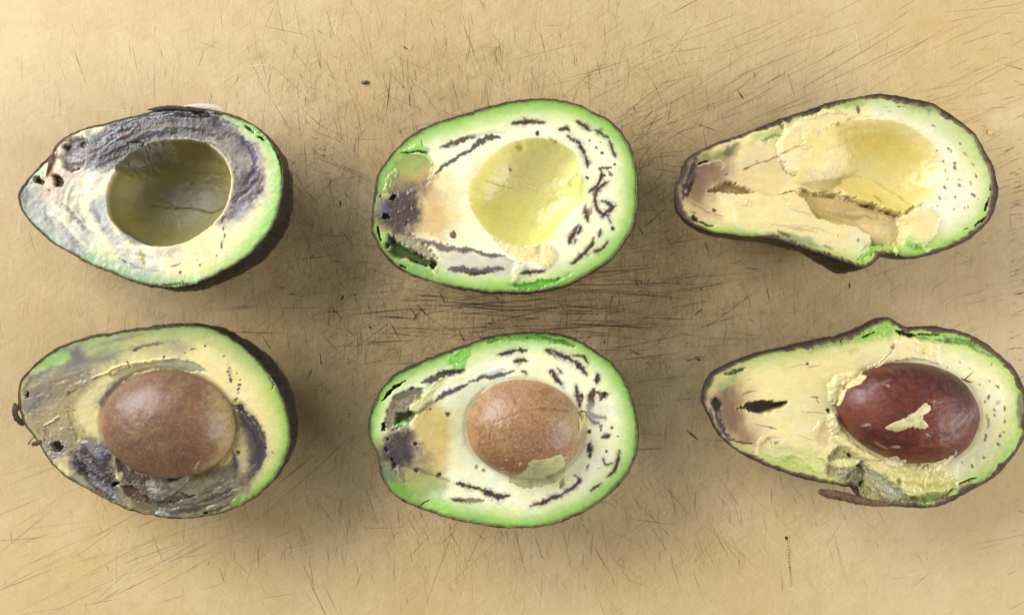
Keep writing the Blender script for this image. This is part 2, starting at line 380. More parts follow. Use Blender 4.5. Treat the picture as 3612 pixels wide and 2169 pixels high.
# ------------------------------------------------------------------ one avocado half
GRID = 360
CR, CA, CQ, CLOOP = concentric(GRID)
class Half:
    def __init__(s, off, scale, cen, outline, z0, tilt, seed, bulge, rim=16, depth=1.03):
        s.off, s.s, s.cen, s.z0, s.seed = off, scale, cen, z0, seed
        s.X0, s.Y0 = px_world(off[0] + cen[0] / scale, off[1] + cen[1] / scale, z0)
        s.g = tilt
        out = catmull(outline, 8); s.out = out
        s.R = radial(out, cen); th = np.linspace(-math.pi, math.pi, len(s.R), endpoint=False)
        nb = vn(np.cos(th) * 22 + 50, np.sin(th) * 22 + 50, seed) - .5 + .6 * (vn(np.cos(th) * 60 + 90, np.sin(th) * 60 + 90, seed) - .5)
        s.R = s.R + 7 * nb
        s.th = th; s.rimw = rim * np.clip(.85 + 1.1 * (vn(np.cos(th) * 9 + 70, np.sin(th) * 9 + 70, seed + 4) - .4) + .7 * (vn(np.cos(th) * 40 + 70, np.sin(th) * 40 + 70, seed + 5) - .5), .45, 2)
        s.root = bpy.data.objects.new("avocado_half", None); scene.collection.objects.link(s.root)
        s.root.location = (s.X0, s.Y0, 0); s.root.empty_display_size = .03
        s.bulge = bulge; s.depth = depth
        s.nrm = np.array([-tilt[0], -tilt[1], 1.0]); s.nrm /= np.linalg.norm(s.nrm)
    def plane(s, x, y):
        dx = (s.off[0] + np.asarray(x, float) / s.s - CX) / FPX; dy = -(s.off[1] + np.asarray(y, float) / s.s - CY) / FPX
        gx, gy = s.g
        t = (CAM_Z - s.z0 + gx * s.X0 + gy * s.Y0) / (1 + gx * dx + gy * dy)
        return np.stack([t * dx - s.X0, t * dy - s.Y0, CAM_Z - t], -1)
    def u(s, v): return v / s.s * 1e-4                            # zoom pixels to metres
    def pts(s, x, y, z): return s.plane(x, y) + s.u(np.asarray(z, float))[..., None] * s.nrm
    def skin(s, mat, base=(38, 31, 25), rimc=(56, 44, 32)):
        m = 900; M = 46; th = np.linspace(-math.pi, math.pi, m, endpoint=False); R = rad_at(s.R, th); w = rad_at(s.rimw, th)
        ux, uy = np.cos(th), np.sin(th); C = s.plane(*s.cen); rows = []; cols = []; wets = []
        bl = np.zeros(m)
        for (bx_, by_, amt, width) in s.bulge:
            a = math.atan2(by_ - s.cen[1], bx_ - s.cen[0]); d = (th - a + math.pi) % (2 * math.pi) - math.pi
            bl += amt * np.exp(-(d / width) ** 2)
        def ring(r, z): return s.pts(s.cen[0] + ux * r, s.cen[1] + uy * r, np.full(m, z, float))
        nz = fbm(np.cos(th) * 300, np.sin(th) * 300, 18, 3, s.seed)
        for r, z, c, k in ((R - w * 1.05, -30, (60, 54, 34), .7), (R - w, -2, (140, 124, 84), .6), (R - w * .8, 3, (112, 90, 62), .6), (R - w * .5, 5, rimc, .6), (R - w * .15, 3, (40, 31, 25), .5), (R, -2, base, .45)):
            rows.append(ring(r, 0) + (s.u(z + 3 * nz))[:, None] * s.nrm)
            cc = np.tile(lin(c), (m, 1)) * (1 + .55 * fbm(np.cos(th) * 400, np.sin(th) * 400, 14 + abs(z), 3, s.seed + 3))[:, None]
            cols.append(np.clip(cc, .002, 1)); wets.append(np.full(m, k))
        P = ring(R, 0); out = (P - C); outn = out / np.linalg.norm(out, axis=1)[:, None]
        H = s.depth * s.z0
        for j in range(1, M + 1):
            f = math.pi / 2 * j / M; sc_ = max(math.cos(f), 0) ** .80; d = H * math.sin(f) ** .96
            b = bl * (math.sin(min(1.0, j / M * 2.2) * math.pi / 2) ** 1.2) * max(math.cos(f), 0) ** .3
            wob = fbm(np.cos(th) * 260 + j * 9, np.sin(th) * 260 + j * 5, 26, 4, s.seed + 7) * 7 * math.cos(f)
            wr = ridge(np.cos(th) * 500 + 3 * j, np.sin(th) * 500, 30, 3, s.seed + 9) * 6 * math.cos(f)
            p = C + out * sc_ + outn * s.u(b + wob + wr - 3)[:, None] - s.nrm * d
            lip = np.clip(d * 0 + b * 0, 0, 1)
            p[:, 2] = np.maximum(p[:, 2], .00025)
            rows.append(p)
            v = 1 + .6 * fbm(np.cos(th) * 300 + j * 6, np.sin(th) * 300 - j * 4, 12, 4, s.seed + 13)
            cols.append(np.clip(np.tile(lin(base), (m, 1)) * v[:, None], .002, 1)); wets.append(np.full(m, .42))
        V = np.concatenate(rows + [C[None] - s.nrm * H * 1.0]); V[-1, 2] = max(V[-1, 2], .00025)
        V[-1, 2] = .00025
        k = len(rows); i = np.arange(m); i2 = (i + 1) % m
        F = np.concatenate([np.stack([r * m + i, r * m + i2, (r + 1) * m + i2, (r + 1) * m + i], 1) for r in range(k - 1)])
        col = np.concatenate(cols + [lin(base)[None]]); wet = np.concatenate(wets + [[.5]])
        Fl = np.stack([(k - 1) * m + i, (k - 1) * m + i2, np.full(m, k * m), np.full(m, k * m)], 1)
        F = F[:, ::-1] if s._flip(V, F, m) else F
        me = make_mesh("avocado_skin", V, F, col, wet)
        return link("skin", me, s.root, mat)
    def _flip(s, V, F, m):
        q = V[F[m * 12:m * 12 + 40]]; n_ = np.cross(q[:, 1] - q[:, 0], q[:, 2] - q[:, 0]); c = q.mean(1) - np.array(s.plane(*s.cen))
        return (n_ * c).sum() < 0
    def flesh(s, paint, mat):
        R = rad_at(s.R, CA); w = rad_at(s.rimw, CA)
        r = CR * (R - w * .75)
        x = s.cen[0] + np.cos(CA) * r; y = s.cen[1] + np.sin(CA) * r
        P = Paint(x, y, s.seed); P.rho = CR
        # true distance to the rim
        o = s.out[::4]; d2 = np.full(len(x), 1e12, np.float32)
        for k in range(len(o)):
            ax, ay = o[k - 1]; dx, dy = o[k] - o[k - 1]; l2 = dx * dx + dy * dy + 1e-6
            t = np.clip(((x - ax) * dx + (y - ay) * dy) / l2, 0, 1); d2 = np.minimum(d2, (x - ax - t * dx) ** 2 + (y - ay - t * dy) ** 2)
        P.e = np.sqrt(d2).astype(np.float32) + 5 * P.rag2 + 1.5 * P.rag1
        P.ang = np.arctan2(y - s.cen[1], x - s.cen[0])
        paint(P)
        P.z += 0.9 * fbm(P.x0, P.y0, 26, 4, s.seed + 60) + 3 * fbm(P.x0, P.y0, 130, 3, s.seed + 61)
        P.c *= (1 + .06 * fbm(P.x0 * .6, P.y0, 40, 4, s.seed + 62) + .03 * fbm(P.x0, P.y0, 11, 3, s.seed + 63))[:, None]
        hue = fbm(P.x0, P.y0, 120, 4, s.seed + 64)[:, None]; P.c *= 1 + hue * np.array([.03, 0, -.10], np.float32)
        s.P = P
        edge = ss(.94, 1, CR); z = P.z - 3 - 5 * ss(.985, 1, CR)
        V = s.pts(x, y, z); V[:, 2] = np.maximum(V[:, 2], .002)
        Fq = CQ
        nb = len(V)                                               # closed underside, inside the skin
        lp = CLOOP[::4]; rows = []
        C = s.plane(*s.cen)
        for j in range(1, 7):
            f = math.pi / 2 * j / 6; p = C + (V[lp] - C) * (max(math.cos(f), 0) ** .8) * .97 - s.nrm * (s.z0 * .95 * math.sin(f)); p[:, 2] = np.maximum(p[:, 2], .0012); rows.append(p)
        V2 = np.concatenate([V] + rows); k = len(lp); i = np.arange(k); i2 = (i + 1) % k
        F2 = [np.stack([lp[i], lp[i2], nb + i2, nb + i], 1)]
        for j in range(5): F2.append(np.stack([nb + j * k + i, nb + j * k + i2, nb + (j + 1) * k + i2, nb + (j + 1) * k + i], 1))
        q = V2[F2[2]]; nn = np.cross(q[:, 1] - q[:, 0], q[:, 2] - q[:, 0])
        # top oriented up; underside consistent with it
        p4 = V[Fq[::500]]; up = np.cross(p4[:, 1] - p4[:, 0], p4[:, 2] - p4[:, 0])[:, 2].sum()
        if up < 0: Fq = Fq[:, ::-1]
        if nn[:, 2].sum() > 0: F2 = [f_[:, ::-1] for f_ in F2]
        F = np.concatenate([Fq] + F2)
        c2 = np.tile(lin((120, 150, 70)), (len(V2) - nb, 1)); col = np.concatenate([np.clip(P.c, .002, .9), c2])
        wet = np.concatenate([P.wet, np.full(len(V2) - nb, .5)])
        me = make_mesh("avocado_flesh", V2, F, col, wet)
        # coarse height lookup for scraps laid on the flesh
        s.gx0, s.gy0 = x.min(), y.min(); gs = 10; W = int((x.max() - x.min()) / gs) + 2; Hh = int((y.max() - y.min()) / gs) + 2
        A = np.zeros((W, Hh)); B = np.zeros((W, Hh)); xi = ((x - s.gx0) / gs).astype(int); yi = ((y - s.gy0) / gs).astype(int)
        np.add.at(A, (xi, yi), z); np.add.at(B, (xi, yi), 1); s.hm = np.where(B > 0, A / np.maximum(B, 1), 0); s.gs = gs
        return link("flesh", me, s.root, mat)
    def hz(s, x, y):
        fx = np.clip((np.asarray(x) - s.gx0) / s.gs - .5, 0, s.hm.shape[0] - 1.01); fy = np.clip((np.asarray(y) - s.gy0) / s.gs - .5, 0, s.hm.shape[1] - 1.01)
        i = fx.astype(int); j = fy.astype(int); a = fx - i; b = fy - j; h = s.hm
        return (h[i, j] * (1 - a) + h[i + 1, j] * a) * (1 - b) + (h[i, j + 1] * (1 - a) + h[i + 1, j + 1] * a) * b
    # --- seed
    def seed_part(s, cen, rx, ry, rot, zc, rz, paint, mat, egg=0.0, flat=1.0):
        """cen, radii and height in zoom pixels; egg > 0 narrows the end that rot points away from"""
        s.sd = (cen, rx, ry, rot, zc, rz, egg)
        nu, nv = 260, 150
        la = np.linspace(-.45 * math.pi, .5 * math.pi, nv); lo = np.linspace(-math.pi, math.pi, nu, endpoint=False)
        A, B = np.meshgrid(la, lo, indexing='ij'); A = A.ravel(); B = B.ravel()
        u = np.cos(A) * np.cos(B); v = np.cos(A) * np.sin(B); h = np.sin(A)
        v = v * (1 + egg * u); h2 = h * (1 + .5 * egg * u)
        c, sn = math.cos(rot), math.sin(rot)
        x = cen[0] + rx * u * c - ry * v * sn; y = cen[1] + rx * u * sn + ry * v * c
        lump = 1 + .012 * fbm(u * 100, v * 100, 40, 3, s.seed + 31)
        P = Paint(x, y, s.seed + 30, .7); P.u, P.v, P.h = u, v, h; P.z[:] = 0
        paint(P)
        V = s.pts(cen[0] + (x - cen[0]) * lump, cen[1] + (y - cen[1]) * lump, zc + rz * h2 * lump + P.z * np.clip(h, 0, 1))
        i, j = np.meshgrid(np.arange(nv - 1), np.arange(nu), indexing='ij'); i = i.ravel(); j = j.ravel(); j2 = (j + 1) % nu
        F = np.stack([i * nu + j, i * nu + j2, (i + 1) * nu + j2, (i + 1) * nu + j], 1)
        me = make_mesh("avocado_seed", V, F, np.clip(P.c, .002, .9), P.wet, up=1)
        return link("seed", me, s.root, mat)
    def seed_z(s, x, y):
        cen, rx, ry, rot, zc, rz, egg = s.sd; c, sn = math.cos(rot), math.sin(rot)
        dx, dy = np.asarray(x) - cen[0], np.asarray(y) - cen[1]; u = (dx * c + dy * sn) / rx; v = (-dx * sn + dy * c) / ry; v = v / (1 + egg * u)
        k = 1 - u * u - v * v
        return np.where(k > 0, zc + rz * (1 + .5 * egg * u) * np.sqrt(np.maximum(k, 0)), -1e3)
    # --- scrap of flesh or film lying on flesh or seed
    def scrap(s, name, pts, thick, col, parent, base='both', mat=None, n=44, rag=10, edge=1.3, lump=5, col2=None, wet=.45, lift=0, label=None):
        pts = np.asarray(pts, float); cen = pts.mean(0); R = radial(catmull(pts, 5), cen)
        r0, a0, q, loop = concentric(n)
        R = R + rag * fbm(np.cos(np.linspace(-math.pi, math.pi, len(R))) * 100, np.sin(np.linspace(-math.pi, math.pi, len(R))) * 100, 14, 3, s.seed + int(cen[0]) % 50)
        r = r0 * rad_at(R, a0); x = cen[0] + np.cos(a0) * r; y = cen[1] + np.sin(a0) * r
        zb = s.hz(x, y)
        if base != 'flesh' and hasattr(s, 'sd'): zb = np.maximum(zb, s.seed_z(x, y))
        z = zb + lift - 3 + (thick + 3) * np.clip(1 - r0 ** (edge * 2), 0, 1) ** .5 + lump * fbm(x, y, 34, 4, s.seed + 70) * (1 - r0 ** 6)
        k = 1 + .12 * fbm(x, y, 22, 4, s.seed + 71)
        c = lin(col)[None] * np.ones((len(x), 1))
        if col2 is not None: c = c + ss(-.3, .5, fbm(x, y, 60, 3, s.seed + 72))[:, None] * (lin(col2) - c)
        V = s.pts(x, y, z); nb = len(V); k_ = len(loop)
        Vb = s.pts(x[loop], y[loop], zb[loop] - 8); i = np.arange(k_); i2 = (i + 1) % k_
        F = np.concatenate([q, np.stack([loop[i], nb + i, nb + i2, loop[i2]], 1)])
        me = make_mesh(name, np.concatenate([V, Vb]), F, np.clip(np.concatenate([c * k[:, None], (c * k[:, None])[loop]]), .002, .9), np.full(nb + k_, wet), up=1)
        o = link(name, me, parent, mat or M_FLESH)
        if label: o["label"] = label
        return o
    # --- thin tapered solid along a 3D polyline (x, y, z zoom pixels above the plane)
    def tube(s, name, pts, w, col, parent, mat=None, flat=1.0, wet=.6, nz=.15, col2=None):
        pts = np.asarray(pts, float); q = [pts[0]]
        for i in range(len(pts) - 1):
            p0 = pts[max(i - 1, 0)]; p1 = pts[i]; p2 = pts[i + 1]; p3 = pts[min(i + 2, len(pts) - 1)]
            for t in np.linspace(0, 1, 7)[1:]: q.append(.5 * (2 * p1 + (p2 - p0) * t + (2 * p0 - 5 * p1 + 4 * p2 - p3) * t * t + (3 * p1 - p0 - 3 * p2 + p3) * t ** 3))
        q = np.array(q); n_ = len(q); ws = np.interp(np.linspace(0, 1, n_), np.linspace(0, 1, len(w)), w)
        d = np.gradient(q, axis=0); d /= np.linalg.norm(d, axis=1)[:, None]
        side = np.cross(d, [0, 0, 1.0]); side /= np.linalg.norm(side, axis=1)[:, None] + 1e-6; upv = np.cross(side, d)
        k = 14; a = np.linspace(0, 2 * math.pi, k, endpoint=False); V = []
        r = np.random.default_rng(int(abs(pts[0, 0])) + s.seed)
        for i in range(n_):
            rr = ws[i] * .5 * (1 + nz * r.normal(0, 1, k))
            V.append(q[i] + (np.cos(a) * rr)[:, None] * side[i] + (np.sin(a) * rr * flat)[:, None] * upv[i])
        V = np.concatenate(V); W = s.pts(V[:, 0], V[:, 1], V[:, 2])
        j = np.arange(k); j2 = (j + 1) % k
        F = np.concatenate([np.stack([i * k + j, i * k + j2, (i + 1) * k + j2, (i + 1) * k + j], 1) for i in range(n_ - 1)])
        c = lin(col)[None] * (1 + .4 * fbm(V[:, 0], V[:, 1], 12, 3, s.seed))[:, None]
        if col2 is not None: c = c + np.tile(ss(-.2, .8, np.sin(a)), n_)[:, None] * (lin(col2) - c)
        W[:, 2] = np.maximum(W[:, 2], .0003)
        me = make_mesh(name, W, F, np.clip(c, .002, .9), np.full(len(W), wet))
        return link(name, me, parent, mat or M_SKIN)
def seed_pit(P, cen, rx, ry, rot, groove=22, lip=.03, egg=0.0):
    """the flesh drops away under the seed"""
    c, sn = math.cos(rot), math.sin(rot); dx, dy = P.x0 - cen[0], P.y0 - cen[1]
    u = (dx * c + dy * sn) / rx; v = (-dx * sn + dy * c) / ry / np.clip(1 + egg * (dx * c + dy * sn) / rx, .4, 2); r = np.hypot(u, v)
    P.z -= groove * ss(1.10, 1.0, r); P.z -= 170 * ss(1.0 - lip, .86, r)
    return r
GREEN, PALEG = (130, 184, 78), (188, 212, 130)
def edge_green(P, width, g=GREEN, pg=PALEG, a=1.0, mask=None):
    k = np.ones_like(P.e) if mask is None else mask
    width = width * (1 + .16 * fbm(P.x0, P.y0, 300, 2, P.seed + 80))
    P.mix(k * a * ss(width * 2.2, width * .5, P.e), pg); P.mix(k * a * ss(width * 1.15, width * -.1, P.e), g)
    P.mix(k * a * .75 * ss(40, 10, P.e + 6 * P.rag1), (118, 140, 70))
def toward(P, x, y, cen, lo=-.2, hi=.5):
    """mask of the side of the half that faces (x, y)"""
    a = math.atan2(y - cen[1], x - cen[0]); return ss(lo, hi, np.cos(P.ang - a))
BK = (50, 34, 36)

# ================================================================== half: upper left, mouldy grey, empty pit
h1 = Half((30, 340), 2.0057, (1000, 720),
    [(68,700),(85,650),(130,595),(175,540),(240,470),(300,410),(330,350),(400,290),(500,240),(620,205),(740,175),(860,145),(985,112),(1090,85),(1200,72),(1330,80),(1450,98),(1560,125),(1680,170),(1780,230),(1850,300),(1900,370),(1935,460),(1952,560),(1947,660),(1930,760),(1890,880),(1830,980),(1740,1090),(1640,1170),(1520,1240),(1400,1300),(1270,1345),(1130,1355),(1000,1340),(850,1300),(700,1240),(560,1180),(450,1120),(330,1050),(240,980),(160,900),(110,840),(80,770)],
    .031, (.10, -.12), 11, [(1900, 1000, 78, .55), (1300, 1400, 38, .6), (1990, 600, 30, .4)], rim=14)
def paint1(P):
    c = (1000, 720)
    P.fill((246, 232, 184))
    edge_green(P, 80, (138, 196, 92), (190, 215, 140), 1, toward(P, 1950, 900, c, -.25, .35))
    edge_green(P, 95, (138, 168, 128), (176, 190, 150), .9, toward(P, 500, 1300, c, .1, .8))
    P.poly([(1250,1060),(1500,950),(1560,1000),(1600,1100),(1400,1250),(1150,1260),(1100,1150)], (240, 215, 158), .6, 60)
    # left end
    P.poly([(90,650),(200,560),(260,640),(250,760),(300,860),(420,960),(520,1080),(480,1140),(330,1050),(200,950),(110,830)], (138, 160, 140), .85, 40, wet=.22)
    P.poly([(120,700),(230,690),(260,800),(220,880),(130,830)], (150, 150, 150), .55, 35, wet=.24)
    P.poly([(230,640),(300,480),(480,510),(580,520),(520,640),(430,720),(330,760),(260,720)], (214, 184, 152), .95, 35)
    P.poly([(540,500),(700,480),(860,480),(720,590),(690,700),(560,720),(460,740),(520,640)], (232, 218, 182), .9, 35)
    P.poly([(300,790),(420,760),(560,860),(640,960),(560,1040),(400,960)], (205, 198, 178), .6, 40)
    P.stroke([(385,765),(440,830),(490,890),(535,940)], 24, (104, 94, 116), .8, 9, -5)
    P.streaks([(300,860),(380,930),(460,1020),(560,1090)], 9, 28, (8, 18), [(112,108,122),(140,136,140),(98,92,104)], (.35,.7), (-5, 4), 8)
    P.poly([(600,730),(685,710),(690,800),(720,920),(800,1010),(740,1010),(650,920),(600,830)], (146, 150, 158), .85, 22, wet=.3)
    P.poly([(690,940),(780,1030),(860,1090),(780,1090),(700,1030)], (150, 152, 156), .6, 25)
    P.poly([(1020,1080),(1180,1060),(1230,1090),(1150,1130),(1030,1130)], (168, 160, 152), .7, 25)
    P.poly([(330,1050),(430,1080),(480,1130),(400,1130)], (108, 112, 112), .7, 22)
    P.poly([(110,660),(330,560),(480,560),(560,700),(520,860),(560,1000),(480,1110),(300,1020),(150,880)], (172, 158, 138), .5, 60, wet=.3)
    P.poly([(560,300),(640,240),(760,200),(740,250),(660,310),(600,360),(560,380)], (176, 196, 190), .85, 16, wet=.14)  # bluish wet shine, put into the colour as well as the gloss
    P.streaks([(300,760),(420,840),(520,940),(640,1060)], 18, 46, (10, 26), [(196,188,170),(132,124,120),(230,220,188),(100,92,94)], (.35,.7), (-6, 6), 9)
    P.streaks([(520,640),(620,560),(760,520)], 12, 40, (10, 24), [(236,226,196),(196,186,164),(214,200,160)], (.3,.6), (-5, 6), 8)
    # grey rotten top
    rot = [(540,470),(545,360),(580,270),(700,205),(860,160),(1000,125),(1200,95),(1400,115),(1520,160),(1620,240),(1720,340),(1780,450),(1810,570),(1780,690),(1700,760),(1640,840),(1500,885),(1545,780),(1580,660),(1575,540),(1540,420),(1430,335),(1300,290),(1180,290),(1110,350),(1080,430),(940,480),(800,500),(640,510)]
    P.poly(rot, (70, 61, 58), .96, 26, rough=12, rscale=70, wet=.48, halo=90, hcol=(176, 164, 148))
    P.poly([(1290,230),(1420,240),(1560,300),(1640,420),(1600,480),(1520,420),(1400,330),(1280,290)], (150, 139, 122), .8, 22)
    P.poly([(1600,330),(1700,360),(1740,470),(1700,560),(1610,560),(1590,450)], (128, 118, 112), .6, 26)
    P.poly([(960,300),(1100,300),(1080,380),(960,440)], (112, 108, 96), .8, 20, rough=8)
    P.poly([(540,360),(640,290),(740,240),(900,170),(880,230),(760,300),(640,370)], (116, 124, 128), .7, 20, wet=.22)
    P.streaks([(560,450),(680,390),(800,330),(950,270),(1100,235),(1260,225),(1400,255),(1520,310)], 46, 46, (8, 30), [(44,36,40),(58,49,50),(112,104,100),(84,67,58),(34,28,30),(138,130,120)], (.35,.85), (-14, 14), 7)
    P.streaks([(600,330),(740,250),(880,190),(1040,150),(1200,130),(1400,150)], 22, 26, (8, 22), [(78,70,80),(140,140,146),(58,48,54),(110,96,96)], (.35,.8), (-12, 12), 6)
    P.stroke([(770,300),(860,250),(920,200)], 26, (132, 106, 92), .8, 6, 10)
    P.poly([(1280,95),(1380,100),(1420,140),(1330,130)], (42, 38, 34), .95, 8, dz=-30)
    P.stroke([(1450,110),(1520,130)], 12, (38, 36, 28), .9, 4, -30)
    P.stroke([(1110,110),(1300,130),(1500,165),(1620,215)], 14, (72, 64, 72), .7, 8, 6)
    P.stroke([(940,330),(955,380),(945,440)], 16, (58, 46, 44), .9, 4, -16)
    P.stroke([(840,330),(900,325),(950,330)], 12, (60, 48, 50), .8, 5, -10)
    P.poly([(700,205),(860,160),(1000,118),(1200,88),(1400,105),(1540,150),(1440,150),(1200,140),(1000,170),(820,230)], (64, 58, 56), .75, 14, rag=20, wet=.3)
    P.streaks([(620,230),(800,180),(1000,130),(1200,105),(1450,130)], 16, 16, (8, 18), [(40,36,34),(92,100,84),(150,150,150),(52,44,44)], (.4,.85), (-14, 10), 5)
    P.streaks([(1200,300),(1350,300),(1500,380),(1580,500),(1600,620)], 16, 34, (10, 26), [(150,142,130),(92,82,84),(176,166,146),(70,60,66)], (.35,.7), (-10, 8), 8)
    # right arc of rot
    P.poly([(1560,560),(1640,520),(1740,470),(1800,560),(1780,690),(1690,780),(1600,860),(1510,880),(1560,760)], (78, 65, 62), .9, 30, halo=80, hcol=(190, 178, 160))
    P.stroke([(1650,300),(1710,370),(1745,450),(1735,520),(1700,580),(1680,620)], 40, (74, 62, 86), .9, 10, -6)
    P.stroke([(1600,230),(1680,320),(1740,430)], 16, (100, 88, 104), .6, 10)
    P.stroke([(1580,560),(1600,520),(1640,480)], 22, (64, 52, 62), .85, 7)
    P.streaks([(1510,870),(1560,800),(1620,740),(1700,690),(1760,620),(1790,560)], 22, 24, (8, 22), [(70,54,62),(96,78,78),(58,46,58),(140,124,118)], (.5,.95), (-8, 6), 5)
    P.poly([(1600,780),(1680,740),(1720,760),(1660,830),(1600,850)], (166, 158, 176), .5, 22)
    P.stroke([(1505,885),(1510,860),(1540,830)], 20, (62, 46, 50), .9, 6)
    for q in [[(1512,925),(1518,950)],[(1525,965),(1522,1000)],[(1512,1015),(1503,1075)]]: P.stroke(q, 14, (40,32,48), .95, 3)
    P.dot(1472,1128,7); P.dot(1357,1197,7); P.stroke([(1150,1200),(1190,1198),(1220,1185)], 10, BK, .9, 3); P.dot(1218,1245,9,asp=1.3,rot=-1); P.dot(1335,1157,6,(180,150,90))
    P.stroke([(780,1150),(830,1170),(880,1180)], 12, (78, 70, 92), .9, 4); P.stroke([(880,1200),(940,1215),(960,1222)], 18, (84, 74, 96), .8, 6)
    P.poly([(900,1190),(1060,1180),(1090,1230),(960,1250)], (180, 172, 168), .6, 22); P.stroke([(985,1240),(1030,1232),(1065,1240)], 8, (100, 92, 104), .8, 4)
    P.stroke([(620,1200),(700,1240),(780,1265)], 22, (120, 120, 140), .5, 12)
    P.streaks([(640,1080),(760,1090),(900,1130),(1060,1160)], 12, 30, (8, 20), [(176,170,164),(140,134,136),(206,196,166)], (.3,.6), (-4, 4), 9)
    P.streaks([(520,560),(440,680),(420,800),(480,920)], 16, 40, (10, 26), [(156,144,130),(108,98,98),(226,214,178),(184,172,150)], (.3,.6), (-5, 5), 9)
    P.streaks([(700,1000),(640,900),(600,800),(600,720)], 12, 24, (10, 24), [(136,134,140),(112,110,118),(180,176,168)], (.4,.7), (-4, 4), 8)
    P.poly([(560,360),(640,420),(700,480),(600,520),(540,480)], (92, 82, 92), .7, 24, wet=.3)
    # fruit tip: pits and threads
    P.poly([(370,430),(380,350),(430,300),(520,280),(560,340),(540,450),(500,500),(440,530),(390,500)], (142, 130, 128), .95, 12, dz=-46, zsoft=16, rough=14, wet=.4)
    P.poly([(340,400),(420,410),(530,430),(500,465),(400,460)], (172, 158, 150), .8, 12, dz=16)
    P.stroke([(380,500),(440,520),(510,490)], 14, (120, 96, 70), .8, 6, -16)
    P.poly([(165,610),(180,570),(220,560),(250,600),(240,625)], (62, 66, 44), .95, 8, dz=-60)
    P.poly([(300,560),(340,555),(390,600),(375,632),(330,630),(310,600)], (70, 54, 42), .95, 7, dz=-60)
    P.stroke([(320,570),(380,605)], 10, (170, 146, 120), .8, 4, 26)
    P.stroke([(490,565),(535,570)], 9, (120, 72, 46), .9, 3); P.dot(283,662,12,(120,90,66)); P.dot(510,330,20,(60,48,46),dz=-14); P.dot(395,350,20,(74,60,58),dz=-14)
    P.stroke([(300,380),(320,430),(290,520),(270,560)], 26, (110, 72, 50), .85, 8, 6)
    P.poly([(70,700),(110,620),(140,640),(130,760),(110,800)], (70, 60, 54), .85, 14)
    P.streaks([(240,760),(260,860),(300,920)], 8, 20, (5, 9), [(92,86,104),(70,66,80)], (.4,.8), (-2,2), 4)
    # crack beside the skin at upper right
    P.stroke([(1670,215),(1730,262)], 14, (74, 110, 34), .9, 4, -40); P.stroke([(1755,280),(1810,315)], 14, (60, 92, 30), .95, 4, -40)
    P.stroke([(1720,215),(1800,270),(1860,340),(1900,430)], 20, (126, 192, 70), .7, 8, 8); P.stroke([(1865,345),(1900,410),(1935,520),(1940,620)], 13, (58, 70, 24), .95, 4, -36)
    P.stroke([(1080,1340),(1180,1328),(1275,1325)], 20, (106, 176, 44), .9, 6, -16); P.stroke([(1220,1295),(1240,1325)], 9, (90, 150, 40), .9, 3, -14)
    # pit
    pit = [(690,700),(715,600),(780,505),(870,425),(970,360),(1080,322),(1200,308),(1330,315),(1450,372),(1540,470),(1572,590),(1552,720),(1500,840),(1400,940),(1270,1020),(1130,1062),(980,1052),(850,990),(750,910),(700,820)]
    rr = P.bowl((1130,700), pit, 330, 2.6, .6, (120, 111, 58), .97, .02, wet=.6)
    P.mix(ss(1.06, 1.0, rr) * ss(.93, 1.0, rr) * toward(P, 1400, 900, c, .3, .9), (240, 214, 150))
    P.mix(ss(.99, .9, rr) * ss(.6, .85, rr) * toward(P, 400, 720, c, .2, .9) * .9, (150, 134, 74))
    P.poly([(770,510),(880,410),(1000,335),(1110,318),(1120,370),(1090,440),(950,480),(830,520)], (102, 95, 80), .9, 14, dz=80, zsoft=30, rag=14, wet=.34)
    P.streaks([(790,500),(900,430),(1000,380),(1100,350)], 12, 24, (10, 22), [(84,76,76),(140,134,118),(100,90,84)], (.4,.7), (-10, 10), 7)
    P.poly([(940,660),(1000,580),(1140,560),(1300,560),(1500,620),(1520,740),(1380,760),(1220,740),(1050,720)], (112, 104, 72), .7, 22, dz=12, zsoft=4, wet=.55)
    P.poly([(1280,540),(1340,500),(1440,500),(1480,560),(1400,590)], (116, 107, 72), .8, 20, dz=8)
    P.poly([(1110,400),(1250,420),(1420,430),(1500,500),(1400,500),(1200,470)], (140, 126, 82), .6, 24, dz=8)
    P.stroke([(880,720),(1050,728),(1200,735),(1310,765),(1400,760),(1500,740)], 7, (92, 80, 50), .7, 3, -6, taper=False)
    P.dot(1060,645,60,(116,109,88),.6,30); P.dot(1395,680,60,(124,117,98),.6,30); P.stroke([(1185,550),(1200,555)], 7, (50,44,30))  # the two wide soft dots are painted shine on the pit floor
    P.poly([(760,900),(820,940),(900,1000),(980,1040),(900,1050),(800,980)], (104, 98, 90), .8, 16)
    P.stroke([(920,1080),(940,1120),(955,1180)], 26, (170, 156, 92), .8, 8, 10)
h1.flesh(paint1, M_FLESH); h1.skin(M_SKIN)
h1.root["label"] = "greyest avocado half, mouldy along the top, with an empty olive brown pit"
h1.tube("torn_skin_sliver", [(985,98,4),(1060,90,10),(1150,84,12),(1280,92,6),(1400,104,0)], [6,26,30,24,6], (38,30,26), h1.root, flat=.5)
h1.tube("stem_fibre", [(300,400,8),(340,425,14),(400,440,10),(460,455,4)], [4,9,7,2], (176,150,130), h1.root)
h1.tube("stem_fibre", [(270,560,4),(300,470,16),(325,400,20),(330,370,10)], [10,22,18,8], (112,74,50), h1.root, flat=.5)

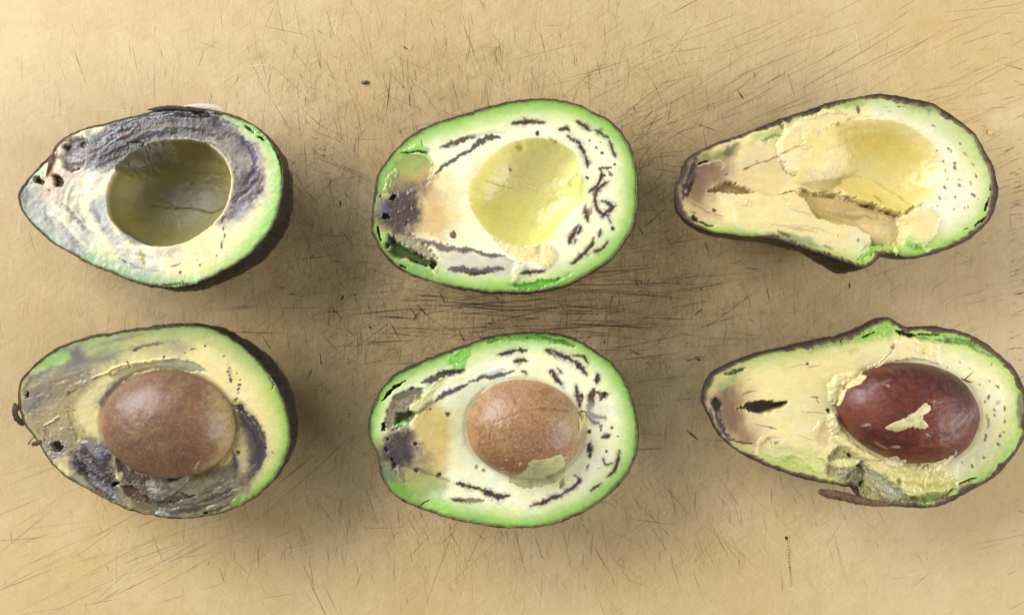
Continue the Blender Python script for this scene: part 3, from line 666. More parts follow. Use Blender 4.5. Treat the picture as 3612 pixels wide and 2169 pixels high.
# ================================================================== half: upper middle, green, empty yellow pit
h2 = Half((1280, 320), 1.953, (980, 730),
    [(60,880),(75,700),(95,600),(140,510),(220,410),(330,310),(460,240),(600,190),(760,140),(920,95),(1080,65),(1220,55),(1340,62),(1480,95),(1600,150),(1720,220),(1800,310),(1860,420),(1890,560),(1895,720),(1885,850),(1860,960),(1790,1070),(1690,1180),(1570,1260),(1430,1330),(1280,1375),(1120,1393),(980,1397),(800,1385),(640,1360),(480,1320),(330,1270),(220,1200),(130,1110),(85,1020),(56,960)],
    .031, (.01, -.06), 23, [(1000, 1420, 22, .5), (1500, 1300, 12, .4)], rim=14)
def paint2(P):
    c = (980, 730)
    P.fill((250, 245, 204))
    edge_green(P, 92, (128, 184, 76), (192, 214, 134))
    # brown end
    P.poly([(110,720),(150,600),(230,480),(310,425),(445,430),(490,520),(430,640),(330,690),(200,720)], (146, 164, 84), .9, 30, dz=-12, zsoft=34, wet=.22)
    P.poly([(280,560),(440,520),(520,560),(480,640),(380,660),(240,660)], (190, 168, 108), .85, 34)
    P.poly([(380,600),(480,540),(530,640),(590,800),(610,940),(540,1030),(380,1010),(340,900),(380,760)], (214, 182, 126), .9, 34)
    P.poly([(500,560),(620,560),(680,720),(700,900),(660,1000),(590,940),(560,800)], (234, 212, 150), .7, 34)
    P.poly([(130,770),(190,690),(330,655),(410,640),(385,760),(395,860),(340,960),(230,972),(130,935),(105,860)], (84, 67, 64), .97, 22, rough=9, rscale=24, wet=.34, halo=80, hcol=(164, 136, 104))
    P.poly([(240,600),(340,620),(420,610),(500,590),(440,660),(330,700),(230,680)], (134, 112, 92), .6, 24)
    P.poly([(110,780),(160,760),(170,830),(120,860)], (120, 116, 140), .6, 18, wet=.16)
    P.stroke([(150,690),(175,620),(230,550)], 40, None, 1, 12, 14, wet=.1)
    P.dot(205,732,18,(40,28,24),.97,4,-40,1.4,-.5); P.dot(155,862,17,(26,22,24),.97,4,-40,1.6,.5); P.dot(118,722,9,(30,36,20),.9,3,-20); P.dot(300,920,14,(70,54,54),.8,5,-10); P.dot(240,830,10,(66,50,50),.8,5,-8); P.dot(330,800,10,(74,58,54),.8,5,-8)
    P.stroke([(98,935),(105,980),(122,1035)], 13, (22,24,16), .95, 4, -50)  # black tear, with the shade of its depth in the colour
    # crack with torn green edge
    P.poly([(280,420),(380,360),(450,400),(440,428)], (128, 196, 76), .7, 14, dz=10, zsoft=5)
    P.stroke([(255,435),(330,425),(400,418),(445,428)], 11, (46, 78, 22), .95, 3, -46); P.stroke([(400,350),(412,395)], 8, (90,150,50), .8, 3, -10)
    P.stroke([(340,440),(400,440),(450,460),(475,500)], 11, (206, 222, 150), .9, 4, 10)
    # dark vascular streaks
    D = (70, 49, 50)
    P.stroke([(535,392),(620,365),(700,335),(765,310)], 42, D, .92, 9); P.stroke([(740,310),(860,290),(980,285)], 26, (190,186,160), .6, 12)
    P.stroke([(495,565),(570,512),(650,460),(740,412)], 30, D, .92, 7); P.stroke([(735,415),(790,365),(850,332),(940,325)], 40, D, .92, 7)
    P.stroke([(400,640),(450,600),(500,560)], 22, (150,120,96), .7, 12)
    K2 = (50, 32, 31)
    for q, w in [([(1030,225),(1100,215),(1185,212)],22),([(1175,224),(1260,224)],14),([(1350,265),(1410,270),(1428,285)],18),([(1416,318),(1480,360),(1520,425),(1538,480)],19),([(1535,470),(1545,525)],28),
                 ([(1478,213),(1530,242),(1565,270)],17),([(1600,275),(1660,300),(1690,332)],16),([(1698,350),(1720,410),(1738,452)],13),([(1625,542),(1705,530)],16),
                 ([(1640,560),(1635,620),(1600,670),(1565,705)],22),([(1695,632),(1650,660),(1610,700),(1600,750)],17),([(1590,720),(1610,790),(1640,845),(1685,860),(1705,920)],17),
                 ([(1640,755),(1725,800),(1680,842),(1635,865)],18),([(1530,795),(1540,850),(1552,895)],22),([(1488,925),(1450,980),(1412,1062)],22),([(1500,940),(1485,985)],14),
                 ([(1640,955),(1628,1005)],15),([(1685,1035),(1650,1090),(1592,1117)],16),([(1590,1015),(1575,1065),(1520,1130),(1438,1190)],22),([(1470,1028),(1455,1062)],8),([(1085,1262),(1160,1250),(1255,1244)],16),
                 ([(1280,330),(1330,350)],10),([(1260,370),(1305,398)],9)]:
        P.stroke(q, w * 2.8, (140, 112, 98), .5, 18); P.stroke(q, w * 1.42, K2, .93, 7, -4, rag=.5); P.stroke(q, w * .45, (96, 70, 62), .45, 5)
    P.stroke([(1560,262),(1600,280)], 10, (150,150,150), .6, 5); P.poly([(1540,820),(1590,800),(1580,850),(1550,870)], (150,120,90), .7, 12)
    for x, y, r in [(1560,340,6),(1607,390,9),(1645,430,13),(1735,508,9),(1545,603,14),(1205,293,13),(1640,350,7),(1720,948,11),(1660,590,9),(1690,560,6),(1630,640,9)]: P.dot(x, y, r, K2)
    P.dot(1710,580,17,K2); P.dot(1710,578,8,(170,170,150)); P.dot(628,992,22,(92,50,34),.97,4,-14,1.2,.8); P.dot(620,985,12,(176,140,96),.9,4)
    # blue white band and streaks at the lower left
    P.poly([(520,1120),(640,1100),(900,1130),(1050,1180),(1030,1270),(800,1270),(600,1260),(540,1200)], (206, 200, 180), .8, 24)
    P.stroke([(380,1020),(520,1070),(640,1090),(760,1105)], 46, (104, 82, 84), .9, 11); P.stroke([(740,1100),(860,1130),(970,1142)], 28, (92, 70, 76), .9, 6)
    P.stroke([(590,1232),(700,1232),(820,1240),(960,1222)], 44, (92, 68, 72), .92, 9); P.stroke([(680,1245),(760,1262),(850,1255)], 20, (48,32,40), .9, 5)
    P.stroke([(940,1145),(1040,1180)], 20, (160,156,156), .5, 10)
    # hollow at lower left
    P.poly([(190,975),(330,985),(430,1060),(515,1150),(505,1195),(400,1140),(300,1075),(200,1015)], (160, 150, 118), .95, 9, dz=-22, zsoft=8, rough=16, rscale=18)
    P.poly([(150,1055),(172,990),(200,1010),(300,1078),(385,1135),(505,1190),(485,1214),(390,1195),(290,1160),(200,1130)], (80, 104, 44), .97, 9, dz=-100, zsoft=18, wet=.3)
    P.stroke([(300,1150),(400,1195),(500,1212)], 14, (50,34,30), .9, 4, -20)
    P.stroke([(150,1090),(200,1130),(290,1165),(400,1205),(440,1218)], 12, (190,170,130), .8, 4, 10)
    P.stroke([(165,1095),(190,1060)], 12, (214,206,160), .9, 4, 60)
    P.poly([(90,1040),(150,1090),(280,1170),(440,1215),(500,1260),(480,1320),(330,1270),(200,1190),(110,1100)], (128, 164, 84), .6, 18, rough=6)
    P.stroke([(505,1150),(515,1200),(500,1240),(520,1290)], 22, (208,190,150), .7, 7, 12)
    P.stroke([(250,1200),(300,1230)], 9, (22,24,18), .9, 3, -30)
    # pit
    pit = [(730,740),(740,660),(775,590),(830,515),(890,450),(955,395),(1050,350),(1180,328),(1320,345),(1430,410),(1480,470),(1500,560),(1520,660),(1530,760),(1470,850),(1380,950),(1280,1030),(1160,1075),(1040,1070),(930,1020),(850,960),(790,880),(745,810)]
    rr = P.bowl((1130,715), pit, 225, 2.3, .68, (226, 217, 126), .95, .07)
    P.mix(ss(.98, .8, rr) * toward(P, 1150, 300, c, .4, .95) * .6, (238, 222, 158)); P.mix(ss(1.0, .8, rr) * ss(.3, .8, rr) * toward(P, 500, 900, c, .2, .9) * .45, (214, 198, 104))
    P.poly([(950,640),(1020,560),(1150,560),(1260,600),(1200,650),(1080,640)], (230, 212, 150), .5, 26, rough=8, rscale=22)
    P.stroke([(830,605),(900,615),(960,625),(1040,640)], 7, (188,168,90), .7, 3, -5); P.stroke([(1060,560),(1120,620),(1200,650)], 9, (240,226,160), .7, 4, 7)
    P.poly([(780,590),(860,535),(930,410),(860,440),(760,520),(700,620),(700,720)], (236, 214, 150), .6, 26)
    P.dot(1012,518,13,(112,100,64),.8,5); P.dot(1070,378,16,(150,136,96),.7,8,0,1.5,-.7)
    P.poly([(880,1010),(960,1040),(1060,1070),(1180,1070),(1240,1040),(1230,1180),(1100,1180),(1000,1120)], (240, 222, 160), .9, 14, dz=-14, rough=12, rscale=40)
    P.poly([(1480,660),(1530,640),(1540,740),(1510,790),(1450,800)], (206, 218, 140), .6, 24); P.poly([(1440,800),(1520,780),(1420,960),(1300,1040),(1330,960)], (246,240,206), .8, 22)
    P.streaks([(960,1350),(1150,1350),(1330,1310),(1450,1260)], 14, 12, (10, 22), [(96,168,56),(150,206,90),(190,214,150)], (.4,.8), (-16,12), 4)
    P.poly([(1000,1340),(1100,1325),(1350,1290),(1330,1320),(1120,1372)], (92,170,56), .7, 10, dz=-18)
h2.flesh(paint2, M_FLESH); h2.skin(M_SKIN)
h2.root["label"] = "bright green rimmed avocado half with an empty yellow pit and dark streaks"
h2.scrap("flesh_scrap", [(1225,1110),(1250,1065),(1300,1080),(1330,1120),(1325,1170),(1270,1225),(1245,1235),(1225,1180)], 26, (240,222,164), h2.root)
h2.tube("flesh_curl", [(1100,1180,16),(1075,1215,30),(1040,1250,26),(1045,1290,18),(1025,1315,8)], [18,40,26,28,8], (240,234,190), h2.root, M_FLESH, .6)
h2.tube("flesh_curl", [(1035,1190,10),(1075,1190,34),(1105,1175,20)], [10,24,8], (244,238,200), h2.root, M_FLESH, .6)
h2.tube("flesh_curl", [(1440,665,-30),(1420,635,6),(1440,600,26),(1490,572,18)], [14,34,40,14], (240,230,160), h2.root, M_FLESH, .5)

# ================================================================== half: upper right, long, torn, empty pit
h3 = Half((2350, 310), 2.043, (1230, 690),
    [(62,780),(70,700),(105,620),(130,540),(170,490),(240,450),(310,420),(400,380),(520,345),(620,305),(720,265),(830,220),(940,185),(1050,150),(1150,115),(1250,90),(1370,70),(1480,50),(1570,45),(1700,65),(1820,90),(1920,110),(2000,160),(2090,220),(2180,290),(2240,350),(2290,440),(2330,510),(2365,580),(2380,660),(2395,750),(2375,850),(2340,940),(2280,1010),(2200,1080),(2100,1135),(1980,1180),(1850,1215),(1720,1228),(1620,1205),(1550,1215),(1500,1260),(1460,1288),(1400,1298),(1310,1270),(1200,1230),(1080,1190),(960,1150),(840,1110),(700,1085),(560,1075),(430,1060),(320,1045),(220,1010),(130,950),(85,880)],
    .0305, (-.02, -.10), 37, [(1180, 1330, 60, .24), (1340, 1400, 75, .13), (700, 1150, 34, .3), (2200, 1150, 6, .3)], rim=37)
def paint3(P):
    c = (1230, 690)
    P.fill((244, 227, 168))
    P.mix(toward(P, 2400, 700, c, .1, .6), (248, 239, 204))
    edge_green(P, 104, (154, 200, 88), (202, 216, 140), 1, toward(P, 2300, 900, c, .1, .7))
    edge_green(P, 84, (172, 192, 108), (214, 218, 160), .95, toward(P, 1500, 100, c, .3, .8))
    edge_green(P, 68, (150, 192, 74), (206, 206, 130), .95, toward(P, 900, 1200, c, .2, .7))
    # mauve tip
    P.poly([(110,640),(190,520),(340,500),(450,540),(480,610),(400,680),(330,720),(300,780),(270,860),(190,850),(120,790)], (150, 121, 90), .95, 40, halo=170, hcol=(204, 178, 140))
    P.poly([(130,640),(200,540),(330,520),(380,580),(300,640),(260,740),(220,820),(150,760)], (130, 101, 80), .85, 30)
    P.poly([(480,620),(540,400),(700,420),(800,520),(900,640),(840,760),(700,800),(560,760),(480,720)], (226, 202, 146), .8, 40)
    P.stroke([(120,800),(130,720),(170,640),(190,560),(210,520)], 50, (58, 48, 48), .9, 14, 4, rag=.8); P.stroke([(150,790),(180,700),(200,640)], 22, (40,32,36), .9, 6)
    P.poly([(260,490),(400,440),(520,400),(480,470),(420,520),(300,510)], (130, 136, 74), .85, 20)
    P.stroke([(230,550),(265,535),(300,525)], 16, (28,28,14), .95, 4, -40); P.stroke([(230,560),(300,545),(370,520),(420,560),(390,590)], 12, (206,190,166), .8, 5, 8)
    P.poly([(400,480),(440,420),(520,390),(540,420),(480,480),(420,500)], (96, 92, 84), .7, 16)
    P.poly([(120,830),(300,870),(420,920),(400,960),(250,950),(130,900)], (200, 172, 126), .7, 24)
    P.stroke([(160,830),(250,870),(330,900),(405,918)], 8, (132,84,76), .8, 3); P.stroke([(170,885),(215,910)], 7, (80,50,44), .8, 3); P.dot(345,880,15,(92,62,62)); P.dot(435,630,8); P.dot(190,650,20,(100,78,76),.7,10,0,2,-.7)
    P.dot(205,940,18,(30,48,16),.95,4,-20,1.6,.4); P.stroke([(220,960),(300,985),(340,995)], 18, (44,74,20), .9, 5, -16); P.stroke([(150,925),(230,965)], 10, (40,52,20), .8, 4, -10)
    P.stroke([(500,1010),(560,1030)], 26, (150,190,150), .7, 8, wet=.1)
    # ledges
    P.poly([(540,380),(600,330),(880,250),(1000,480),(960,640),(960,720),(830,780),(560,720),(535,610)], None, dz=9, zsoft=12, rag=8)
    P.stroke([(545,385),(500,440),(485,500),(480,610)], 16, (190,176,112), .8, 5); P.stroke([(535,620),(545,700)], 7, (232,212,170), .4, 3)
    P.poly([(490,830),(530,780),(600,790),(830,790),(1000,780),(1060,930),(1390,990),(1480,1110),(1200,1180),(900,1060),(700,1040),(510,1020)], (234, 217, 158), .7, 18, dz=9, zsoft=12, rag=6)
    P.stroke([(490,820),(495,900),(512,1005)], 9, (246,236,204), .5, 4, 4); P.dot(590,825,22,(216,190,140),.7,8,10); P.dot(545,850,10,(216,190,140),.7,6,8)
    P.poly([(620,320),(780,270),(880,250),(860,330),(780,400),(680,380),(600,400)], (190, 196, 120), .8, 20, rough=14)
    P.stroke([(690,380),(760,350),(840,340)], 24, (150,164,92), .7, 8, -10); P.dot(840,285,18,(150,150,100),.7,6,-8)
    flap = [(1190,150),(1300,210),(1220,268),(1130,310),(1080,400),(1040,460),(990,540),(955,610),(890,630),(830,520),(800,400),(880,300),(960,240),(1080,190)]
    P.poly(flap, (238, 219, 162), .9, 12, dz=40, zsoft=18, rough=5, rag=6)
    P.poly([(990,330),(1070,300),(1085,370),(1040,430),(985,440)], (238, 214, 140), .8, 14, dz=20, zsoft=6); P.poly([(820,520),(950,460),(970,570),(900,630),(860,600)], (244,222,176), .8, 12, dz=8)
    P.stroke([(815,500),(840,570),(880,625),(930,635)], 8, (170,134,84), .8, 3, -10); P.stroke([(1085,180),(1060,230),(950,250)], 8, (206,184,130), .7, 3, -6); P.stroke([(1290,205),(1180,195),(1090,220)], 8, (200,178,122), .7, 3, -6)
    P.dot(1240,265,12,(110,72,56),.9,5,0,1.5,.2); P.stroke([(1240,270),(1300,265)], 22, (150,136,100), .6, 8)
    P.stroke([(550,592),(650,552),(760,515),(870,465),(950,425)], 8, (142,86,70), .85, 3); P.stroke([(555,590),(600,572)], 12, (100,56,50), .85, 3); P.stroke([(900,440),(950,425)], 10, (170,112,84), .8, 4)
    P.stroke([(695,440),(720,390)], 5, (160,120,90), .6, 3); P.dot(655,532,5)
    # slit
    P.poly([(305,740),(350,702),(430,685),(500,692),(560,715),(655,755),(560,766),(450,757),(360,752)], (168, 138, 88), .95, 6, dz=-56, zsoft=10, rough=10, rscale=18)
    # pit
    pit = [(930,690),(960,600),(1010,510),(1080,400),(1180,290),(1330,240),(1500,228),(1650,240),(1780,290),(1880,360),(1960,460),(1997,570),(1992,680),(1940,770),(1850,840),(1740,920),(1560,880),(1400,830),(1250,790),(1050,760)]
    rr = P.bowl((1480,580), pit, 220, 2.0, .9, (234, 219, 146), .92, .09)
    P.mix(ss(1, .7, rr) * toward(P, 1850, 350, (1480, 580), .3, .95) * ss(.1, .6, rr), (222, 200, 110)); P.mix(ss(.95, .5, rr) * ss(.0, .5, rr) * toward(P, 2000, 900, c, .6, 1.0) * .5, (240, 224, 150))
    P.streaks([(1050,560),(1200,430),(1400,340),(1600,330)], 14, 70, (8, 20), [(212,190,126),(232,214,150),(204,180,112)], (.3,.6), (-4,4), 8)
    P.poly([(960,650),(1060,560),(1200,560),(1300,620),(1240,700),(1110,745),(1000,720)], (222, 202, 146), .8, 26, rough=8)
    rec = [(930,750),(1000,722),(1110,745),(1235,738),(1290,775),(1380,805),(1480,825),(1540,855),(1690,905),(1712,940),(1735,1020),(1700,1110),(1560,1140),(1485,1115),(1470,1060),(1390,990),(1250,970),(1100,930),(1040,860),(1000,790)]
    P.poly(rec, (204, 178, 116), .95, 16, dz=-95, zsoft=18, rag=10, rough=8, rscale=40)
    P.poly([(1380,900),(1560,880),(1700,940),(1730,1020),(1690,1110),(1560,1130),(1490,1090),(1440,1010)], (228, 206, 150), .85, 30, dz=22, zsoft=30); P.poly([(1250,780),(1400,830),(1560,880),(1500,920),(1350,920),(1240,870)], (188, 158, 94), .5, 24)
    P.streaks([(1100,880),(1300,930),(1500,930),(1690,960)], 16, 26, (6, 14), [(206,178,120),(176,142,88),(226,202,156)], (.4,.7), (-5,5), 5)
    yf = [(1250,700),(1275,675),(1320,660),(1325,625),(1400,600),(1540,620),(1700,760),(1780,840),(1720,905),(1640,890),(1550,850),(1480,822),(1390,800),(1290,750)]
    P.poly(yf, (230, 208, 122), .85, 12, dz=52, zsoft=9, rag=10); P.stroke([(1262,715),(1320,770),(1390,800),(1480,822)], 22, (238,218,140), .7, 8, 6)
    P.stroke([(1260,740),(1330,780),(1400,815),(1500,838),(1540,855),(1640,895),(1705,915)], 11, (132,100,56), .75, 5, -14); P.stroke([(810,772),(880,752),(925,735)], 10, (112,78,42), .85, 3, -18); P.stroke([(925,735),(985,715),(1040,738),(1110,745)], 8, (136,100,54), .8, 3, -12); P.stroke([(1120,710),(1180,720),(1235,742)], 9, (140,104,56), .8, 3, -12)
    P.poly([(815,775),(890,750),(950,755),(1000,800),(1020,880),(1060,930),(960,900),(880,850)], (240,216,150), .8, 12, dz=14, zsoft=5); P.poly([(810,770),(850,720),(940,690),(960,710),(900,745)], (244,220,140), .85, 9, dz=10)
    # lower right lump and green tears
    P.poly([(1700,930),(1760,900),(1900,870),(1960,930),(1940,1040),(1850,1130),(1760,1140),(1720,1060)], (238, 221, 158), .9, 16, dz=30, zsoft=18, rough=12, rscale=50, rag=8)
    P.poly([(1740,1100),(1850,1110),(1960,1130),(2100,1100),(2200,1030),(2300,1000),(2220,1090),(2000,1180),(1800,1215)], (146, 200, 70), .75, 20, rough=16, rscale=26)
    P.streaks([(1730,1110),(1850,1150),(1960,1165),(2080,1120)], 14, 22, (14, 28), [(120,180,50),(176,214,100),(210,222,150)], (.5,.9), (-16,18), 5)
    P.poly([(1380,1230),(1450,1160),(1500,1120),(1640,1115),(1680,1160),(1660,1215),(1540,1200),(1460,1270)], (176, 204, 104), .9, 14, dz=-8, rough=18, rscale=26)
    P.streaks([(1390,1250),(1480,1190),(1580,1140),(1660,1150)], 14, 24, (14, 30), [(140,190,60),(204,216,130),(226,226,160)], (.5,.9), (-16,18), 5)
    P.poly([(820,1040),(900,1050),(1050,1095),(1120,1150),(1000,1140),(850,1080)], (140, 152, 112), .8, 18, rough=8); P.stroke([(800,1030),(830,1050),(900,1075)], 20, (84,92,60), .8, 8, -8)
    P.stroke([(1130,1140),(1200,1170)], 20, (110,110,90), .7, 9); P.streaks([(700,1060),(900,1110),(1150,1180)], 10, 16, (8, 16), [(96,72,56),(140,140,96)], (.4,.7), (-6,6), 5)
    for q in [[(760,990),(900,1005),(1060,1030)],[(890,985),(1040,1010),(1160,1035)],[(860,1015),(1000,1035),(1080,1045)]]: P.stroke(q, 6, (150,110,84), .7, 3)
    P.dot(1385,1100,8,(170,130,90)); P.dot(1235,1070,8,(190,160,110))
    # specks
    for x, y, r in [(1385,155,13),(1925,270,7),(2035,440,7),(2055,455,6),(2125,405,6),(2155,470,7),(2165,485,6),(1995,530,6),(2010,598,7),(2085,545,8),(2085,580,9),(2210,552,8),(2232,635,9),(2025,660,6),(2115,660,7),(2195,685,6),(2010,718,9),(2115,705,8),(2210,772,10),(2085,785,7),(1975,795,7),(2155,862,6),(2180,855,5),(1950,850,5),(2075,870,5),(1950,455,4),(2240,800,4)]:
        P.dot(x, y, r, (96,68,56), .85, 3, 0, 1.8, RNG.uniform(.6, 1.6))
    P.stroke([(1820,855),(1850,832)], 16, (160,120,90), .7, 6); P.stroke([(1660,135),(1720,142)], 8, (104,80,56), .8, 4); P.stroke([(1590,165),(1625,168)], 6, (140,110,80), .8, 3); P.stroke([(1565,140),(1600,145)], 5, (140,120,80), .7, 3)
    P.poly([(1690,90),(1830,110),(1950,170),(1900,170),(1780,140)], (104, 100, 84), .75, 24); P.poly([(1240,130),(1330,100),(1420,110),(1330,150)], (140,146,96), .7, 20)
    P.stroke([(1520,760),(1545,795),(1565,812)], 14, (70,130,50), .95, 3, 12); P.dot(1562,835,6,(60,110,50))
    # holes beside the skin at right
    P.dot(2342,722,14,(90,140,44),.9,4,-36,1.5,1.5); P.stroke([(2365,760),(2330,820),(2305,880)], 26, (84,130,40), .95, 5, -40); P.stroke([(2330,920),(2270,960),(2230,995)], 20, (92,136,44), .9, 5, -34); P.stroke([(2140,1022),(2155,1008),(2175,1010)], 9, (60,90,26), .9, 3, -24)
    P.streaks([(2200,350),(2290,450),(2350,580),(2370,700)], 16, 10, (10, 20), [(92,70,56),(170,190,150),(110,96,70)], (.4,.8), (-10,8), 5)
h3.flesh(paint3, M_FLESH); h3.skin(M_SKIN, (42, 32, 26), (74, 52, 38))
h3.root["label"] = "long avocado half with a torn smooth pit and no seed, beside the yellow crumb"
h3.scrap("flesh_scrap", [(1425,1225),(1460,1205),(1500,1205),(1500,1235),(1450,1265),(1425,1255)], 20, (176,206,90), h3.root, rag=6)
h3.scrap("flesh_scrap", [(1640,1150),(1665,1145),(1675,1180),(1655,1210),(1640,1190)], 22, (206,220,120), h3.root, rag=5)

# ================================================================== half: lower left, grey, with seed
h4 = Half((30, 1110), 1.979, (1050, 750),
    [(65,590),(70,520),(95,440),(150,380),(220,310),(330,235),(450,185),(600,145),(780,115),(950,90),(1100,75),(1250,70),(1370,80),(1480,120),(1600,190),(1700,270),(1780,350),(1850,450),(1910,560),(1950,680),(1970,800),(1965,920),(1930,1030),(1880,1120),(1800,1210),(1700,1290),(1580,1350),(1440,1395),(1280,1420),(1120,1420),(980,1395),(860,1370),(740,1320),(610,1250),(500,1190),(400,1130),(320,1060),(260,980),(210,900),(150,820),(110,760),(80,680)],
    .031, (.09, .09), 43, [(1860, 350, 62, .5), (2000, 760, 30, .45), (1100, 40, 8, .4)], rim=14)
S4 = ((1118, 762), 462, 376, .13)
def paint4(P):
    c = (1050, 750)
    P.fill((238, 221, 160))
    edge_green(P, 82, (134, 186, 76), (196, 206, 122), 1, toward(P, 1950, 700, c, -.2, .3))
    edge_green(P, 80, (142, 176, 92), (176, 182, 124), .9, toward(P, 1000, 100, c, .2, .7))
    # top band
    P.poly([(420,230),(560,190),(760,160),(900,150),(1150,150),(1250,220),(1150,290),(900,300),(700,350),(560,380),(440,330)], (186, 178, 126), .8, 34)
    P.poly([(380,240),(480,220),(580,300),(760,260),(740,300),(600,330),(500,420),(380,440),(220,460),(330,380),(430,320)], (116, 110, 112), .85, 26, halo=50, hcol=(168, 164, 130))
    P.poly([(220,350),(330,270),(420,250),(430,300),(350,350),(260,380)], (146, 190, 104), .9, 18); P.poly([(520,240),(640,190),(800,190),(780,250),(600,280)], (172, 188, 118), .7, 24)
    P.stroke([(865,248),(960,215),(1078,200)], 24, (86, 76, 98), .92, 6); P.stroke([(870,255),(920,240)], 12, (60,52,66), .8, 4); P.poly([(1120,190),(1260,200),(1300,260),(1200,270),(1120,240)], (156,148,124), .5, 24)
    P.stroke([(1275,245),(1315,238)], 14, (72,62,54), .85, 4); P.dot(1372,222,8); P.dot(1230,270,7,(90,80,70)); P.dot(1498,285,6); P.dot(1165,190,14,(150,140,120),.7,6,0,2)
    P.stroke([(590,450),(700,392),(830,345),(950,330),(1080,308),(1130,300)], 10, (206,186,120), .9, 4, 12); P.stroke([(830,330),(850,345)], 9, (70,54,34), .9, 3, -10); P.stroke([(1080,300),(1090,285)], 9, (80,62,40), .9, 3, -10)
    P.poly([(700,420),(840,360),(1000,335),(1150,310),(1300,340),(1380,400),(1250,400),(1050,380),(880,420),(780,480)], (164, 162, 126), .85, 18, dz=-10); P.poly([(1100,320),(1250,330),(1330,390),(1200,380)], (140,146,130), .6, 20)
    P.poly([(640,560),(700,500),(790,450),(760,520),(690,600),(650,650),(620,630)], (136, 136, 132), .8, 22); P.stroke([(500,420),(570,412)], 26, (110,104,112), .8, 9); P.stroke([(530,425),(575,415)], 12, (80,72,84), .8, 5)
    # left end
    P.poly([(90,560),(120,470),(240,450),(400,430),(500,420),(560,460),(440,560),(420,660),(460,760),(540,880),(420,960),(300,1020),(230,900),(130,760),(95,680)], (164, 147, 112), .9, 36, rough=8, halo=80, hcol=(196, 180, 136))
    P.poly([(100,600),(160,530),(280,490),(320,560),(260,640),(180,700),(110,680)], (130, 124, 118), .85, 30, wet=.3); P.poly([(220,640),(380,580),(430,700),(440,800),(340,820),(230,760)], (198, 176, 132), .8, 34)
    P.poly([(110,420),(200,400),(330,360),(250,420),(150,470)], (112, 128, 118), .7, 18, wet=.2)
    P.stroke([(380,590),(430,540),(500,500),(560,480)], 10, (96,80,70), .7, 5); P.dot(415,545,13,(62,48,48)); P.stroke([(205,580),(225,640)], 18, (110,96,96), .6, 8)
    P.poly([(400,640),(460,680),(530,880),(480,880),(430,760)], (206,186,120), .7, 18, dz=-8); P.stroke([(420,620),(470,720),(530,860)], 9, (220,200,140), .7, 4, 6)
    P.stroke([(240,780),(300,750),(350,715)], 14, (214,198,160), .8, 5, 10); P.stroke([(250,790),(310,760)], 6, (120,92,60), .7, 3, -6); P.stroke([(400,790),(450,800)], 12, (130,104,84), .8, 4, 6)
    P.streaks([(200,760),(250,840),(280,900)], 12, 22, (5, 12), [(120,82,56),(196,180,160),(90,62,44)], (.5,.9), (-8,10), 4)
    P.poly([(260,900),(300,860),(380,880),(410,940),(370,1000),(300,1020),(260,960)], (160,152,150), .8, 12, rough=16, rscale=16); P.poly([(300,900),(340,880),(375,920),(360,960),(310,950)], (60,54,58), .95, 10, dz=-60)
    P.dot(120,560,16,(20,36,18),.95,4,-40,1.5,1.3); P.stroke([(100,520),(150,440)], 14, (70,84,60), .7, 6)
    P.poly([(110,480),(300,430),(520,400),(560,520),(470,700),(520,900),(420,1000),(280,960),(130,760)], (140, 126, 100), .25, 60, wet=.26)
    P.streaks([(150,520),(300,480),(460,430),(600,380),(760,320)], 11, 44, (10, 24), [(128,122,120),(104,98,102),(178,168,130),(150,144,128)], (.3,.65), (-6, 6), 9)
    P.streaks([(500,300),(700,240),(900,190),(1150,150)], 9, 30, (10, 22), [(140,146,104),(150,144,124),(176,180,120),(120,118,112)], (.3,.6), (-3, 3), 9)
    P.streaks([(560,760),(600,620),(660,520),(780,430)], 7, 26, (10, 22), [(156,152,130),(126,124,122),(206,192,140)], (.35,.65), (-4, 4), 8)
    # rot at lower left
    P.poly([(430,960),(530,890),(640,880),(720,950),(760,1060),(790,1120),(740,1190),(810,1250),(900,1350),(740,1310),(600,1230),(480,1160),(420,1060)], (70, 61, 61), .96, 20, rough=12, wet=.36, halo=70, hcol=(168, 156, 130))
    P.poly([(540,890),(640,890),(700,960),(640,1000),(560,980)], (168,160,160), .7, 20, wet=.22); P.poly([(440,1110),(510,1120),(560,1190),(500,1185)], (150,172,142), .7, 14)
    P.streaks([(440,960),(520,1050),(600,1120),(720,1200),(820,1290)], 34, 34, (8, 22), [(50,43,52),(72,64,72),(136,130,130),(44,38,42)], (.4,.85), (-12,12), 5)
    P.dot(745,1180,14,(20,14,14),.97,4,-50,1.8,-.3); P.stroke([(640,960),(700,1000),(720,1050)], 30, (84,74,84), .7, 9)
    # bottom
    P.poly([(740,1030),(860,1080),(960,1140),(1260,1140),(1480,1060),(1600,1040),(1650,1180),(1560,1330),(1300,1410),(1000,1400),(880,1360),(790,1250),(780,1150)], (102, 91, 72), .92, 24, rough=14, rscale=60, halo=60, hcol=(180, 164, 120))
    P.poly([(1200,1180),(1400,1130),(1500,1080),(1580,1100),(1480,1200),(1300,1260),(1190,1230)], (164, 152, 118), .85, 24)
    P.streaks([(960,1330),(1150,1330),(1350,1290),(1500,1240),(1620,1180)], 38, 34, (10, 26), [(62,53,50),(92,83,73),(150,140,112),(50,43,44),(136,134,104)], (.4,.8), (-12,12), 6)
    P.streaks([(1180,1210),(1300,1200),(1450,1150),(1560,1060)], 14, 26, (8, 20), [(176,164,130),(120,108,92)], (.4,.7), (-8,8), 6)
    P.poly([(750,1000),(830,1080),(950,1130),(1000,1160),(930,1190),(820,1170),(760,1100)], (92, 82, 74), .9, 14, dz=-30); P.poly([(775,1195),(860,1190),(950,1260),(990,1310),(900,1295),(810,1250)], (104, 82, 64), .95, 9, dz=-40, zsoft=8)
